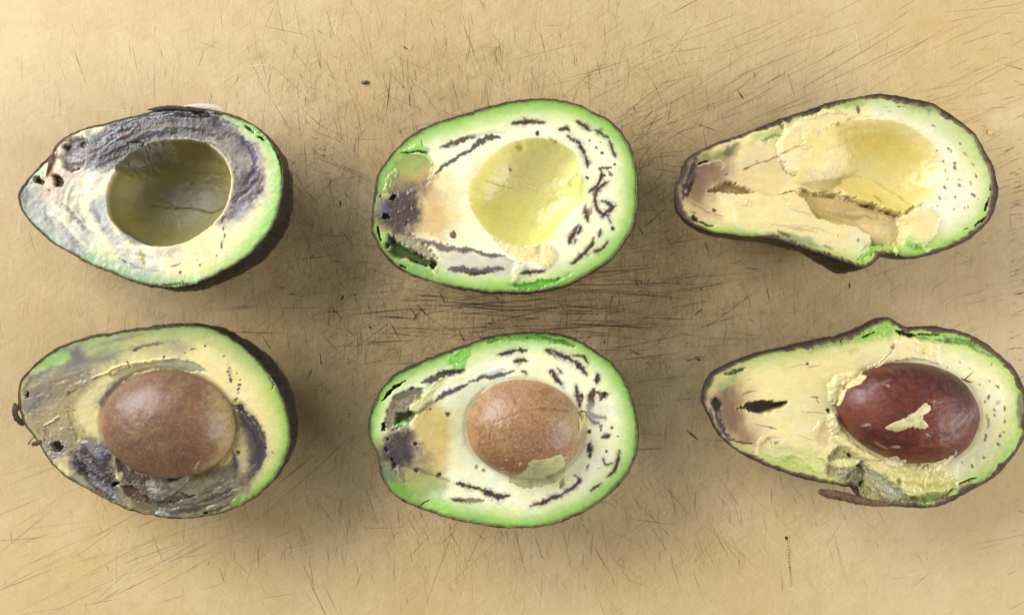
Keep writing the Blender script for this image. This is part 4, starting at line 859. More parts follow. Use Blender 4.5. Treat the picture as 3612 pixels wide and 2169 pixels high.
    P.stroke([(1180,1240),(1250,1265),(1300,1260)], 9, (40,34,30), .9, 3, -16); P.dot(1370,1390,12,(20,16,14),.95,4,-30,2,-.1); P.dot(1125,1312,12,(50,40,40),.8,5,-8); P.stroke([(1040,1385),(1130,1395)], 40, (160,166,136), .7, 9, 12, wet=.12)
    P.stroke([(1350,1380),(1450,1365),(1540,1335)], 20, (70,66,56), .8, 8, -10)
    P.poly([(1560,1310),(1680,1260),(1760,1200),(1800,1210),(1700,1290),(1600,1345)], (142, 176, 70), .85, 18, rough=14, rscale=24)
    # right arc
    P.poly([(1540,610),(1600,640),(1700,720),(1770,840),(1780,960),(1740,1090),(1640,1210),(1600,1180),(1680,1060),(1670,900),(1600,780),(1560,700)], (88, 74, 70), .92, 22, halo=60, hcol=(184, 170, 130))
    P.streaks([(1550,630),(1640,710),(1720,810),(1755,920),(1740,1030),(1690,1110),(1620,1190)], 34, 20, (8, 24), [(74,60,64),(96,82,86),(58,48,60),(150,138,128)], (.5,.9), (-10,8), 5)
    P.stroke([(1540,640),(1600,650),(1660,690)], 36, (62,46,46), .9, 9, -8); P.stroke([(1740,840),(1760,920),(1740,1040)], 26, (66,58,80), .8, 9)
    P.stroke([(1565,960),(1580,1020),(1580,1080)], 40, (84,76,92), .85, 12); P.poly([(1600,900),(1640,920),(1660,1040),(1620,1100),(1600,1000)], (214,200,146), .7, 18); P.dot(1600,955,16,(50,40,42),.9,5); P.poly([(1590,780),(1640,820),(1650,930),(1600,920)], (170,158,120), .6, 20)
    for x, y, r in [(1540,370,8),(1535,395,7),(1590,410,9),(1555,452,13),(1545,420,8),(1612,452,7),(1610,490,10),(1605,520,12),(1608,545,9)]: P.dot(x, y, r, (58,48,60), .9, 4)
    P.stroke([(1535,350),(1550,410),(1565,455)], 22, (160,156,130), .5, 10); P.stroke([(1575,600),(1600,580)], 14, (60,44,44), .9, 4); P.dot(1840,965,9,(120,120,60),.7,6)
    P.stroke([(1820,440),(1845,490),(1840,520)], 16, (120,100,60), .8, 5, -10)
    r = seed_pit(P, *S4[:1], *S4[1:], groove=16)
    P.mix(ss(1.12, 1.02, r) * toward(P, 1350, 500, S4[0], .2, .8) * .5, (204, 186, 130)); P.mix(ss(1.06, .99, r) * .5, (110, 92, 70))  # the last mix paints contact shade round the seed
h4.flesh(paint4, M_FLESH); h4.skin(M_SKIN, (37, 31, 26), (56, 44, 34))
def seed4(P):
    P.fill((124, 93, 66)); n1 = fbm(P.x0, P.y0, 90, 5, 3); n2 = fbm(P.x0, P.y0, 26, 5, 4)
    P.mix(ss(-.1, .6, n1) * .7, (146, 112, 84)); P.mix(ss(.1, .7, n2) * .45, (108, 76, 64)); P.mix(ss(.1, .7, -n1) * .5, (116, 84, 74))
    P.poly([(1360,640),(1460,640),(1500,780),(1460,880),(1380,840)], (150, 96, 62), .55, 60); P.poly([(900,860),(1200,900),(1420,900),(1400,1000),(1100,1080),(900,1000)], (134, 88, 64), .6, 60)
    P.dot(740,748,34,(170,84,66),.6,18); P.poly([(640,650),(760,620),(720,800),(660,860)], (150,104,84), .5, 40)
    P.poly([(1420,500),(1520,590),(1600,700),(1600,900),(1540,1040),(1440,1120),(1340,1140),(1420,1040),(1500,940),(1515,800),(1490,660)], (182, 162, 116), .95, 34, rag=16); P.stroke([(1390,990),(1360,1030),(1335,1055)], 12, (206,186,144), .9, 4, 5)
    P.poly([(1240,1090),(1350,1080),(1450,1060),(1400,1160),(1240,1160)], (130,112,84), .6, 24)
    P.mix(ss(.05, .6, fbm(P.x0, P.y0, 9, 3, 5)) * .35, (92, 64, 54)); P.mix(ss(.1, .6, fbm(P.x0, P.y0 * 1.6, 13, 3, 6)) * .3, (176, 134, 108)); P.z += 2.0 * n2; P.wet[:] = .38 + .08 * n1
h4.seed_part(*S4, -16, 300, seed4, M_SEED)
sd = [o for o in h4.root.children if o.name.startswith("seed")][0]
h4.root["label"] = "greyed avocado half holding a dull brown seed, dark rot at lower left"
h4.scrap("flesh_scrap", [(940,1165),(1000,1150),(1080,1125),(1150,1145),(1270,1105),(1235,1180),(1180,1225),(1130,1265),(1060,1295),(1000,1308),(975,1270),(965,1210)], 44, (150,144,118), h4.root, col2=(118,114,100), rag=9, lump=14)
h4.scrap("flesh_scrap", [(745,1105),(770,1095),(795,1120),(785,1160),(760,1160)], 26, (196,184,150), h4.root, rag=5)
h4.tube("torn_skin_sliver", [(35,615,-10),(48,660,4),(52,700,6),(80,745,0),(112,765,-6)], [8,44,36,46,20], (62,42,28), h4.root, flat=.35)
h4.tube("torn_skin_sliver", [(70,620,0),(66,650,6),(45,690,4)], [14,22,6], (44,30,24), h4.root, flat=.5)
h4.tube("stem_scrap", [(135,905,-10),(150,880,4),(180,850,4)], [10,16,8], (168,132,100), h4.root)
h4.tube("stem_scrap", [(160,910,-16),(195,895,0),(230,880,0)], [20,34,16], (88,60,42), h4.root, flat=.6)

# ================================================================== half: lower middle, green, with pale seed
h5 = Half((1270, 1140), 1.953, (990, 740),
    [(55,690),(75,600),(110,510),(170,420),(240,350),(340,300),(460,245),(580,200),(720,150),(860,105),(1000,75),(1120,60),(1250,65),(1380,80),(1500,115),(1610,180),(1710,250),(1790,340),(1850,450),(1890,570),(1915,690),(1920,800),(1900,920),(1850,1030),(1780,1120),(1680,1210),(1560,1290),(1440,1350),(1320,1390),(1180,1408),(1040,1410),(900,1400),(760,1375),(620,1345),(480,1300),(360,1255),(260,1200),(190,1130),(145,1050),(125,950),(105,870),(65,800)],
    .031, (.0, .03), 53, [(1100, 40, 6, .5)], rim=14)
S5 = ((1134, 728), 400, 338, .12)
def paint5(P):
    c = (990, 740)
    P.fill((250, 246, 206))
    edge_green(P, 92, (126, 186, 74), (192, 216, 136))
    # brown end
    P.poly([(340,640),(430,560),(520,560),(600,620),(640,760),(620,940),(560,1060),(420,1060),(360,980),(390,860),(340,760)], (210, 184, 116), .92, 36)
    P.poly([(500,600),(600,640),(610,820),(590,960),(530,960),(520,800)], (226, 202, 126), .7, 30); P.poly([(600,600),(720,560),(730,760),(760,940),(680,1040),(620,960),(640,780)], (240, 232, 172), .6, 34)
    P.poly([(250,980),(420,960),(560,1040),(600,1120),(500,1210),(400,1240),(260,1180),(190,1090)], (150, 168, 88), .85, 40); P.poly([(180,1040),(280,1060),(360,1180),(420,1250),(280,1210),(190,1120)], (112, 158, 62), .8, 26)
    P.poly([(330,960),(440,980),(460,1040),(380,1100),(300,1060)], (166, 148, 96), .7, 24)
    P.poly([(135,840),(240,745),(330,720),(370,800),(395,860),(370,960),(300,1000),(210,1000),(140,950)], (76, 64, 67), .97, 20, rough=7, rscale=26, wet=.34, halo=80, hcol=(168, 146, 106)); P.poly([(360,800),(460,880),(520,940),(400,960),(370,900)], (150,126,96), .7, 26)
    P.poly([(130,930),(220,980),(260,1060),(210,1110),(150,1030)], (104, 112, 92), .7, 24, wet=.24); P.streaks([(200,780),(260,860),(330,960)], 14, 34, (6, 14), [(112,98,100),(72,62,66)], (.4,.7), (-3,3), 5)
    for x, y, r in [(175,870,14),(190,810,10),(235,975,18),(215,940,9),(380,825,12)]: P.dot(x, y, r, (40,30,32), .9, 4, -18, 1.3, .6)
    P.dot(397,848,9); P.dot(378,1018,14,(62,40,30),.95,4,-8,1.4,.6); P.dot(540,1045,15,(78,46,36),.95,4,-6,1.2); P.dot(597,626,15,(110,56,40),.95,4); P.dot(540,968,6,(170,130,80)); P.dot(476,590,6)
    P.stroke([(270,1000),(290,1060),(310,1090)], 30, (140,118,96), .8, 8, -8)
    P.stroke([(330,980),(430,1020),(530,1050),(620,1090)], 18, (120,96,80), .7, 9)
    # hollow at upper left
    P.poly([(165,730),(175,610),(230,510),(330,455),(440,440),(420,520),(350,570),(345,640),(300,700),(220,745)], (150, 138, 112), .95, 10, dz=-26, zsoft=8, rough=16, rscale=20)
    P.poly([(235,690),(250,630),(330,610),(380,625),(345,690),(290,690)], (92, 100, 58), .95, 12, dz=-60, zsoft=16); P.stroke([(180,700),(190,620),(240,530),(330,470)], 22, (120,108,88), .8, 6, 14); P.stroke([(235,690),(225,720),(190,745)], 12, (204,190,160), .8, 4, 12)
    P.stroke([(235,722),(270,695),(335,692)], 20, (140,206,80), .95, 4, 12); P.stroke([(340,460),(370,440)], 14, (80,70,60), .8, 5)
    P.stroke([(152,535),(215,465),(302,395)], 19, (18,24,12), .97, 3, -60); P.poly([(145,740),(150,690),(172,680),(178,740)], (14,14,12), .97, 5, dz=-60)  # slit and hole painted black, depth shade included in the colour
    P.poly([(330,600),(350,560),(440,480),(520,440),(480,540),(400,610),(340,630)], (208, 196, 130), .8, 16, dz=8, zsoft=5); P.streaks([(340,610),(420,540),(520,450),(640,360)], 16, 22, (8, 18), [(226,220,160),(190,178,110),(168,190,100)], (.4,.7), (-8,10), 5)
    # dark vascular streaks
    D = (66, 49, 56); K2 = (48, 32, 32)
    P.stroke([(430,410),(520,375),(600,345),(720,318)], 52, D, .92, 9); P.stroke([(540,350),(610,335),(710,322)], 26, (44,34,48), .85, 6); P.stroke([(520,540),(580,490),(660,455),(745,420)], 34, D, .92, 8); P.stroke([(380,615),(450,580),(520,535)], 18, (130,106,92), .8, 8)
    P.stroke([(755,405),(850,375),(960,360),(1060,318)], 30, (74,58,64), .9, 6); P.stroke([(850,345),(920,330),(1000,310)], 26, (206,210,212), .8, 7, 5, wet=.15)  # the pale bluish stroke is wet sheen painted in
    for q, w in [([(945,217),(1050,195),(1148,184)],19),([(1055,266),(1100,258),(1145,264)],20),([(1118,328),(1155,346)],11),([(1282,186),(1360,215),(1430,240),(1500,290)],24),([(1480,270),(1530,310),(1560,355)],20),
                 ([(1468,226),(1540,235),(1575,280)],15),([(1312,332),(1350,372),(1388,418)],22),([(1358,308),(1388,342)],8),([(1638,348),(1630,410)],22),([(1492,435),(1500,500),(1512,570)],26),([(1530,490),(1525,540)],18),
                 ([(1605,455),(1592,540),(1578,600)],26),([(1610,470),(1640,480),(1710,490)],18),([(1700,480),(1650,530)],20),([(1570,590),(1610,640),(1680,655)],18),([(1560,618),(1600,680),(1640,702)],15),([(1665,785),(1725,770)],17),
                 ([(1583,825),(1580,915)],24),([(1680,935),(1695,970),(1730,960)],9),([(1787,868),(1772,960),(1742,1020),(1703,1057)],16),([(1662,1103),(1592,1155)],14),
                 ([(1490,1042),(1515,1085),(1470,1130),(1390,1180)],19),([(1400,1175),(1320,1210),(1250,1240),(1175,1262)],20),([(1392,1072),(1380,1130)],22),([(1568,970),(1560,1010)],6),
                 ([(665,1106),(760,1125),(840,1145)],22),([(830,1140),(900,1180),(960,1200),(1025,1188)],24)]:
        P.stroke(q, w * 2.8, (140, 112, 98), .5, 18); P.stroke(q, w * 1.42, K2, .93, 7, -4, rag=.5); P.stroke(q, w * .45, (96, 70, 62), .45, 5)
    P.stroke([(1310,195),(1400,250),(1470,280)], 13, (190,190,190), .6, 5); P.stroke([(630,1210),(720,1216),(845,1225)], 40, (122,92,84), .85, 10); P.stroke([(640,1215),(720,1222)], 18, (70,48,52), .85, 5)
    for x, y, r in [(1690,655,15),(1738,720,15),(1660,712,14),(1575,745,15),(1775,775,8),(1640,690,12),(1705,882,13),(1645,1002,6),(1690,480,14),(1660,740,9),(1600,560,12)]: P.dot(x, y, r, K2)
    for x, y in [(1692,662),(1736,722)]: P.dot(x, y, 6, (200,190,150))
    P.stroke([(1400,400),(1415,450)], 22, (160,150,150), .5, 10); P.poly([(1540,560),(1700,560),(1720,660),(1640,720),(1570,660)], (222,214,190), .45, 22)
    # torn green at the top
    P.poly([(600,220),(660,180),(750,150),(760,220),(730,300),(640,310)], (120, 196, 70), .8, 16, rough=16, rscale=26); P.streaks([(620,290),(650,230),(740,160)], 12, 24, (10, 22), [(150,212,96),(98,172,50),(180,222,130)], (.5,.9), (-14,16), 5)
    P.stroke([(1150,100),(1270,105),(1400,135),(1480,160)], 26, (78,146,40), .85, 9, -24); P.stroke([(880,130),(1010,110),(1150,100)], 24, (100,172,58), .8, 8, -18); P.streaks([(860,140),(1050,110),(1250,110),(1420,140)], 14, 12, (10, 20), [(150,206,90),(84,150,44)], (.5,.8), (-14,12), 5)
    P.stroke([(410,1265),(450,1235),(500,1215)], 9, (70,120,36), .9, 3, -14); P.poly([(440,1270),(510,1200),(640,1240),(620,1320),(520,1310)], (156,212,100), .6, 18, rough=12)
    r = seed_pit(P, *S5[:1], *S5[1:], groove=10)
    P.mix(ss(1.04, .99, r) * .5, (186, 160, 110)); P.poly([(820,520),(880,440),(960,400),(1060,385),(980,420),(880,480)], (240,236,206), .8, 14, dz=8)  # the first mix is painted contact shade where seed meets flesh
    P.poly([(1040,1060),(1100,1100),(1300,1120),(1420,1040),(1500,960),(1440,1100),(1300,1180),(1120,1170)], (226,220,166), .6, 26)
    for x, y in [(806,985),(850,1015),(1005,1025)]: P.dot(x, y, 12, (150,96,58), .8, 5)
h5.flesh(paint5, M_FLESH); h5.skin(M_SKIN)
def seed5(P):
    P.fill((164, 126, 82)); n1 = fbm(P.x0, P.y0, 80, 5, 13); n2 = fbm(P.x0, P.y0, 20, 5, 14)
    P.mix(ss(0, .7, n1) * .6, (184, 144, 106)); P.mix(ss(.05, .7, n2) * .5, (136, 94, 68))
    P.poly([(720,700),(790,640),(840,760),(860,900),(800,940),(740,840)], (182, 124, 76), .6, 50); P.poly([(820,900),(1000,900),(1150,900),(1180,1000),(1080,1080),(920,1020)], (146, 90, 58), .85, 50)
    P.poly([(1100,700),(1400,680),(1500,760),(1440,880),(1200,880)], (140, 100, 74), .6, 60); P.poly([(1400,560),(1480,540),(1540,640),(1530,780),(1440,760),(1400,660)], (178, 160, 124), .75, 40); P.poly([(860,480),(1000,420),(1200,400),(1100,520),(900,600)], (196, 152, 122), .5, 60)
    for q in [[(880,680),(960,640),(1060,600),(1180,570),(1300,565),(1440,585)],[(1000,420),(1010,470),(1070,520),(1130,570)],[(930,640),(905,720),(900,800),(905,860)],[(1060,600),(1050,700),(1040,780),(1070,850)],[(1060,850),(1160,820),(1240,760)],[(980,780),(1060,740),(1080,720)],[(880,540),(940,560),(970,640)],[(1180,570),(1200,640),(1280,680)],[(820,700),(830,800),(810,880)]]:
        P.stroke(q, 7, (116, 80, 66), .65, 4, -2, taper=True)
    P.stroke([(1200,570),(1320,572),(1440,592)], 14, (120,84,72), .5, 7)
    for q in [[(960,985),(975,975),(990,978)],[(1095,950),(1105,925)],[(940,1000),(1010,1005)],[(1000,905),(1015,910)]]: P.stroke(q, 9, (232,216,180), .9, 3, 3)
    P.stroke([(840,960),(900,1000),(1000,1030)], 14, (190,166,120), .7, 6); rv = np.maximum(ss(.955, .995, ridge(P.x, P.y, 150, 2, 91)), .7 * ss(.96, .995, ridge(P.x, P.y, 70, 2, 92))); P.mix(rv * .4, (110, 76, 62)); P.z -= 2.5 * rv
    P.mix(ss(.05, .6, fbm(P.x0, P.y0, 9, 3, 15)) * .35, (122, 82, 58)); P.mix(ss(.1, .6, fbm(P.x0, P.y0, 14, 3, 16)) * .3, (200, 164, 126)); P.z += 2.4 * n2; P.wet[:] = .38
h5.seed_part(*S5, -14, 280, seed5, M_SEED)
s5 = [o for o in bpy.data.objects if o.parent == h5.root and o.name.startswith("seed")][0]
h5.root["label"] = "bright green rimmed avocado half holding a pale tan veined seed"
h5.scrap("flesh_film", [(1022,1080),(1065,1035),(1115,1005),(1150,960),(1175,912),(1250,902),(1310,895),(1375,870),(1432,905),(1440,960),(1405,1045),(1310,1115),(1160,1142),(1060,1115)], 9, (196,190,140), s5, rag=12, lump=4, col2=(176,172,120))
h5.scrap("flesh_scrap", [(1500,660),(1520,620),(1550,620),(1548,680),(1530,720),(1510,740)], 16, (206,196,130), h5.root, rag=5)
h5.tube("stem_scrap", [(1500,612,30),(1530,600,44),(1562,610,34)], [6,12,3], (110,62,40), h5.root)
h5.tube("stem_scrap", [(1512,610,34),(1518,585,52),(1522,555,60)], [6,7,2], (226,206,170), h5.root)

# ================================================================== half: lower right, long, torn, with shiny seed
h6 = Half((2450, 1090), 2.0327, (1230, 740),
    [(52,640),(75,550),(120,470),(200,420),(300,370),(420,330),(540,300),(660,275),(800,245),(920,215),(1040,190),(1150,160),(1250,110),(1330,70),(1385,60),(1430,80),(1510,125),(1620,130),(1720,128),(1830,145),(1930,170),(2020,205),(2110,260),(2190,330),(2270,400),(2320,470),(2360,560),(2385,650),(2390,780),(2370,900),(2330,990),(2270,1080),(2190,1170),(2100,1240),(2000,1290),(1880,1360),(1760,1410),(1640,1425),(1480,1415),(1350,1400),(1230,1378),(1180,1350),(1160,1292),(1050,1265),(920,1245),(800,1220),(700,1190),(580,1150),(460,1100),(360,1050),(270,990),(190,920),(140,850),(100,760),(65,690)],
    .0305, (-.01, .05), 67, [(700, 230, 14, .3), (2350, 1050, 6, .3)], rim=37)
S6 = ((1522, 738), 512, 356, .16)
def paint6(P):
    c = (1230, 740)
    P.fill((243, 226, 164))
    P.mix(toward(P, 2400, 700, c, .2, .7), (246, 235, 188))
    edge_green(P, 96, (156, 200, 84), (204, 214, 130), 1, toward(P, 2390, 700, c, .1, .7))
    edge_green(P, 80, (150, 186, 84), (206, 206, 132), .95, toward(P, 900, 200, c, .2, .8))
    edge_green(P, 76, (168, 184, 96), (210, 206, 140), .95, toward(P, 600, 1150, c, .2, .8))
    # mauve tip
    P.poly([(110,640),(200,560),(300,540),(340,640),(340,760),(400,880),(420,960),(330,960),(240,900),(170,800),(120,730)], (152, 123, 92), .95, 40, halo=180, hcol=(206, 180, 140)); P.poly([(160,640),(250,600),(290,680),(320,800),(300,880),(220,850),(170,760)], (134, 106, 82), .85, 34)
    P.poly([(110,660),(160,640),(185,680),(180,730),(130,720)], (28,20,22), .9, 14, dz=-20); P.streaks([(150,680),(170,780),(200,860),(260,950)], 14, 18, (10, 22), [(74,58,58),(140,118,108),(50,40,42)], (.5,.9), (-8,8), 6)
    P.poly([(150,560),(220,500),(330,430),(280,520),(220,570)], (144, 170, 110), .7, 20, rough=12); P.stroke([(220,470),(290,450),(350,430)], 30, (56,62,34), .85, 9, -20)
    P.stroke([(240,560),(210,610),(240,640)], 16, (120,90,84), .7, 7); P.stroke([(340,615),(390,595),(440,585)], 9, (122,86,80), .8, 4); P.stroke([(440,822),(510,835),(585,858)], 11, (112,66,56), .85, 4); P.stroke([(330,860),(370,885)], 9, (150,116,104), .7, 4)
    P.dot(812,392,12,(72,46,34),.95,4); P.stroke([(690,412),(800,398)], 6, (160,120,90), .7, 3); P.stroke([(810,420),(900,402)], 7, (160,120,90), .7, 3); P.stroke([(370,505),(410,495)], 7, (150,120,110), .7, 3)
    P.poly([(310,705),(400,678),(500,665),(590,665),(670,670),(640,708),(570,728),(480,745),(400,738)], (70, 58, 40), .95, 6, dz=-100, zsoft=10); P.stroke([(400,745),(480,752),(560,735),(640,712),(680,672)], 12, (240,216,160), .8, 4, 8)  # slit floor painted dark, rot and depth shade together
    P.stroke([(520,672),(600,676)], 22, (130,116,76), .7, 6)
    P.stroke([(240,935),(320,955),(410,968)], 20, (112,100,92), .85, 6, -14, wet=.15); P.stroke([(430,1050),(450,965),(520,912),(600,908)], 20, (222,204,150), .8, 7, 10); P.stroke([(470,985),(530,930),(560,990)], 14, (196,170,120), .7, 6, -6); P.dot(580,958,16,(150,110,84),.8,6)
    P.poly([(440,1040),(600,980),(760,980),(900,1020),(950,1100),(930,1170),(760,1150),(560,1110)], (200, 200, 128), .8, 34, rough=12); P.streaks([(500,1080),(700,1080),(850,1110),(940,1130)], 16, 34, (12, 28), [(180,196,100),(226,220,160),(160,180,84)], (.4,.8), (-10,14), 6)
    P.dot(705,1055,20,(196,160,110),.6,10); P.stroke([(900,1060),(940,1080),(945,1160)], 22, (226,216,150), .8, 6, 12)
    P.stroke([(850,930),(870,870),(890,815)], 30, (246,222,166), .9, 9, 14); P.poly([(840,900),(940,800),(980,900),(960,1000),(880,980)], (222, 196, 140), .7, 24, dz=-8); P.stroke([(740,905),(850,938)], 6, (180,126,96), .7, 3); P.stroke([(770,735),(880,742),(930,750)], 8, (170,106,86), .7, 4)
    P.stroke([(830,625),(890,630)], 9, (110,72,48), .85, 3, -8); P.stroke([(870,640),(890,680)], 8, (130,92,60), .7, 3, -8); P.stroke([(955,720),(975,740)], 18, (30,20,18), .9, 4, -30)
    # cream flap above the seed
    P.poly([(1405,235),(1500,205),(1640,210),(1760,265),(1750,395),(1620,352),(1450,372),(1250,435),(1340,370),(1430,300)], (242, 222, 168), .92, 12, dz=18, zsoft=6, rough=10); P.stroke([(1410,230),(1430,285),(1350,370),(1240,440)], 8, (190,150,96), .7, 3, -8); P.dot(1420,270,14,(150,110,80),.8,5); P.dot(1640,300,20,(190,210,90),.7,8,8)
    P.poly([(1080,300),(1180,290),(1120,330)], (190,200,110), .7, 16, rough=10)
    P.poly([(1200,170),(1330,100),(1400,90),(1440,160),(1410,220),(1280,220),(1150,240)], (142, 192, 74), .85, 20, rough=12); P.stroke([(1210,200),(1290,165)], 14, (40,56,18), .9, 5, -24); P.stroke([(1440,160),(1500,180),(1590,195)], 24, (24,26,14), .95, 5, -46); P.stroke([(1600,185),(1760,185)], 14, (40,50,20), .9, 5, -30)  # the black strokes are gaps with their shade put into the colour
    P.poly([(1580,200),(1780,180),(2000,220),(2150,320),(2080,310),(1940,260),(1760,240),(1620,230)], (134, 184, 78), .85, 16, rough=18, rscale=26); P.streaks([(1600,210),(1800,210),(2000,260),(2140,330)], 18, 16, (10, 24), [(110,160,56),(186,212,130),(90,120,50)], (.5,.9), (-16,14), 5)
    P.dot(1815,230,18,(100,84,50),.85,6,-6,1.8,.2); P.poly([(920,230),(1060,200),(1180,180),(1120,240),(1000,270),(820,320)], (140,144,96), .7, 18, rough=10); P.stroke([(1040,210),(1060,250)], 14, (50,46,34), .8, 6, -12)
    # flakes round the left of the seed
    P.poly([(960,555),(1010,485),(1100,440),(1215,460),(1160,520),(1070,580),(1010,690),(965,660)], (240, 224, 162), .92, 8, dz=36, zsoft=8, rough=16, rscale=30); P.poly([(960,770),(1010,745),(1045,850),(1140,960),(1270,1040),(1360,1075),(1250,1095),(1100,1020),(1000,930)], (236, 218, 150), .92, 8, dz=26, zsoft=8, rough=18, rscale=26)
    P.poly([(965,780),(1010,750),(1020,800),(980,830)], (216,218,200), .7, 8)
    # torn gully at the bottom
    P.poly([(930,1180),(960,1050),(1060,980),(1140,1030),(1200,1080),(1260,1150),(1400,1240),(1500,1330),(1660,1380),(1480,1400),(1290,1370),(1190,1330),(1180,1270),(1000,1215)], (164, 152, 96), .95, 18, dz=-34, zsoft=20, rough=22, rscale=44, wet=.28)
    P.poly([(1000,1100),(1120,1060),(1200,1080),(1150,1140),(1030,1150)], (206, 196, 140), .85, 12, dz=24, zsoft=8, rough=14); P.streaks([(1020,1190),(1150,1160),(1250,1200),(1400,1290),(1560,1360)], 30, 44, (8, 24), [(186,184,152),(90,86,58),(206,210,200),(74,66,48),(160,156,100)], (.4,.85), (-18,18), 5)
    P.poly([(1090,1200),(1200,1120),(1240,1180),(1220,1260),(1120,1250)], (112,106,64), .7, 16, dz=-20); P.stroke([(1105,1030),(1125,1075)], 14, (60,42,26), .9, 5, -20); P.stroke([(1260,1080),(1340,1080)], 14, (60,36,24), .9, 5, -20)
    P.stroke([(1100,1270),(1180,1275),(1230,1240)], 16, (44,36,26), .85, 6, -24); P.stroke([(1160,1130),(1185,1095),(1210,1080)], 18, (224,216,166), .8, 6, 22)
    P.poly([(1380,1260),(1480,1300),(1520,1340),(1440,1350),(1370,1320)], (170,176,168), .7, 12, wet=.16); P.poly([(1540,1340),(1700,1320),(1860,1300),(1760,1390),(1600,1400)], (96,104,48), .8, 20, dz=-16)
    # lower right flesh
    P.poly([(1210,1090),(1400,1130),(1600,1130),(1780,1160),(1900,1220),(1880,1290),(1760,1330),(1560,1320),(1440,1260),(1300,1160)], (214, 204, 122), .85, 16, dz=10, zsoft=6, rough=14, rscale=40); P.streaks([(1300,1160),(1480,1240),(1650,1280),(1850,1270)], 18, 34, (12, 26), [(196,194,106),(232,220,156),(184,180,96)], (.4,.8), (-12,14), 5)
    P.poly([(1480,1130),(1640,1080),(1760,1060),(1840,1060),(1760,1130),(1640,1190),(1520,1190)], (220, 206, 140), .85, 10, dz=12, zsoft=5); P.dot(1465,1235,20,(140,100,76),.85,6); P.stroke([(1900,1250),(1960,1225),(2020,1208)], 15, (24,20,14), .95, 4, -30)
    P.poly([(1840,1290),(1900,1250),(2030,1230),(2150,1160),(2100,1240),(1960,1310)], (124,120,92), .8, 20); P.stroke([(1830,1310),(1860,1290)], 14, (40,44,24), .8, 5, -20)
    for x, y, r in [(1815,420,6),(2180,555,9),(2120,520,6),(2050,545,5),(2110,632,9),(2085,665,5),(2230,712,10),(2150,720,7),(2015,665,7),(1985,610,7),(2228,808,7),(2090,910,9),(2085,935,8),(2192,910,8),(2180,970,9),(2150,760,5),(2075,1060,8),(1995,1120,9),(1920,1100,6),(2095,850,6),(1960,680,5),(2220,880,5),(1905,380,5),(1980,430,5),(2130,400,5)]:
        P.dot(x, y, r, (84,60,48), .85, 3, 0, 1.7, RNG.uniform(.4, 1.7))
    P.stroke([(2100,755),(2108,840)], 20, (120,90,66), .7, 6); P.dot(2180,665,20,(190,160,150),.7,10)
    P.poly([(2320,600),(2380,600),(2390,860),(2330,860),(2310,740)], (92,80,70), .7, 18)
    r = seed_pit(P, *S6[:1], *S6[1:], groove=8, egg=.13); P.mix(ss(1.03, .98, r) * .5, (150, 110, 80))  # seed contact shade mixed into the flesh colour
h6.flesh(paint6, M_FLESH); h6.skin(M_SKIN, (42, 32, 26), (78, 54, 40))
def seed6(P):
    P.fill((100, 47, 36)); n1 = fbm(P.x0, P.y0, 110, 5, 23); n2 = fbm(P.x0 * .5 + P.y0 * .2, P.y0 * 1.6, 26, 5, 24); n3 = fbm(P.x0, P.y0, 10, 3, 25); n4 = fbm(P.x0, P.y0, 44, 4, 26)
    P.mix(ss(-.1, .6, n1) * .6, (112, 54, 40)); P.mix(ss(0, .6, n2) * .5, (70, 32, 28))
    P.poly([(1420,400),(1560,370),(1800,420),(1960,560),(2030,760),(1980,900),(1860,700),(1680,520)], (66, 42, 42), .9, 70); P.poly([(1020,700),(1060,600),(1200,560),(1300,640),(1240,800),(1100,830)], (146, 80, 62), .6, 60)
    P.poly([(1300,1000),(1500,960),(1700,960),(1760,1030),(1560,1100),(1380,1080)], (128, 62, 30), .8, 50); P.poly([(1560,700),(1700,660),(1800,760),(1720,860),(1560,860)], (130, 62, 38), .6, 50)
    P.streaks([(1100,860),(1300,940),(1500,960),(1750,900),(1950,820)], 26, 40, (6, 16), [(84,34,26),(150,78,46),(70,30,26)], (.3,.6), (-2,2), 6)
    P.streaks([(1750,900),(1850,800),(1960,700),(1990,620)], 16, 40, (8, 20), [(140,112,106),(120,90,86),(160,136,128)], (.3,.6), (0,3), 7)
    P.wet += .2 * ss(1700, 1850, P.x0)
    P.streaks([(1180,560),(1280,500),(1400,430)], 8, 20, (6, 14), [(150,124,116),(124,92,84)], (.4,.7), (0,3), 6)
    for q in [[(1250,925),(1290,955),(1325,965)],[(1345,955),(1395,950)],[(1150,815),(1200,800)],[(1300,520),(1330,530)],[(1800,985),(1815,1010),(1790,1035)],[(1550,850),(1590,870)]]: P.stroke(q, 15, (206,180,150), .85, 5, 4)
    P.poly([(1640,610),(1620,640),(1600,630)], (190,164,130), .8, 5)
    P.mix(ss(.05, .6, n3) * .35, (66, 32, 28)); P.mix(ss(.05, .7, n4) * .4, (134, 70, 50)); P.mix(ss(.2, .8, -n4) * .3, (120, 92, 86))
    P.z += 2.6 * n2 + 2 * n4; P.wet[:] = .40 + .10 * n4 + .2 * ss(1650, 1850, P.x0)
h6.seed_part(*S6, -10, 310, seed6, M_SEED, egg=.13)
s6 = [o for o in bpy.data.objects if o.parent == h6.root and o.name.startswith("seed")][0]
h6.root["label"] = "long torn avocado half holding a glossy dark red brown seed"
h6.scrap("flesh_scrap", [(1295,805),(1345,770),(1400,745),(1470,700),(1520,660),(1550,635),(1590,655),(1585,690),(1545,705),(1535,745),(1570,795),(1520,815),(1440,810),(1370,840),(1310,825)], 16, (226,214,160), s6, rag=9, lump=8, col2=(206,192,138))
h6.scrap("flesh_scrap", [(1370,1065),(1400,1030),(1440,1060),(1480,1060),(1495,1115),(1430,1135),(1375,1110)], 24, (240,226,180), h6.root, rag=8)
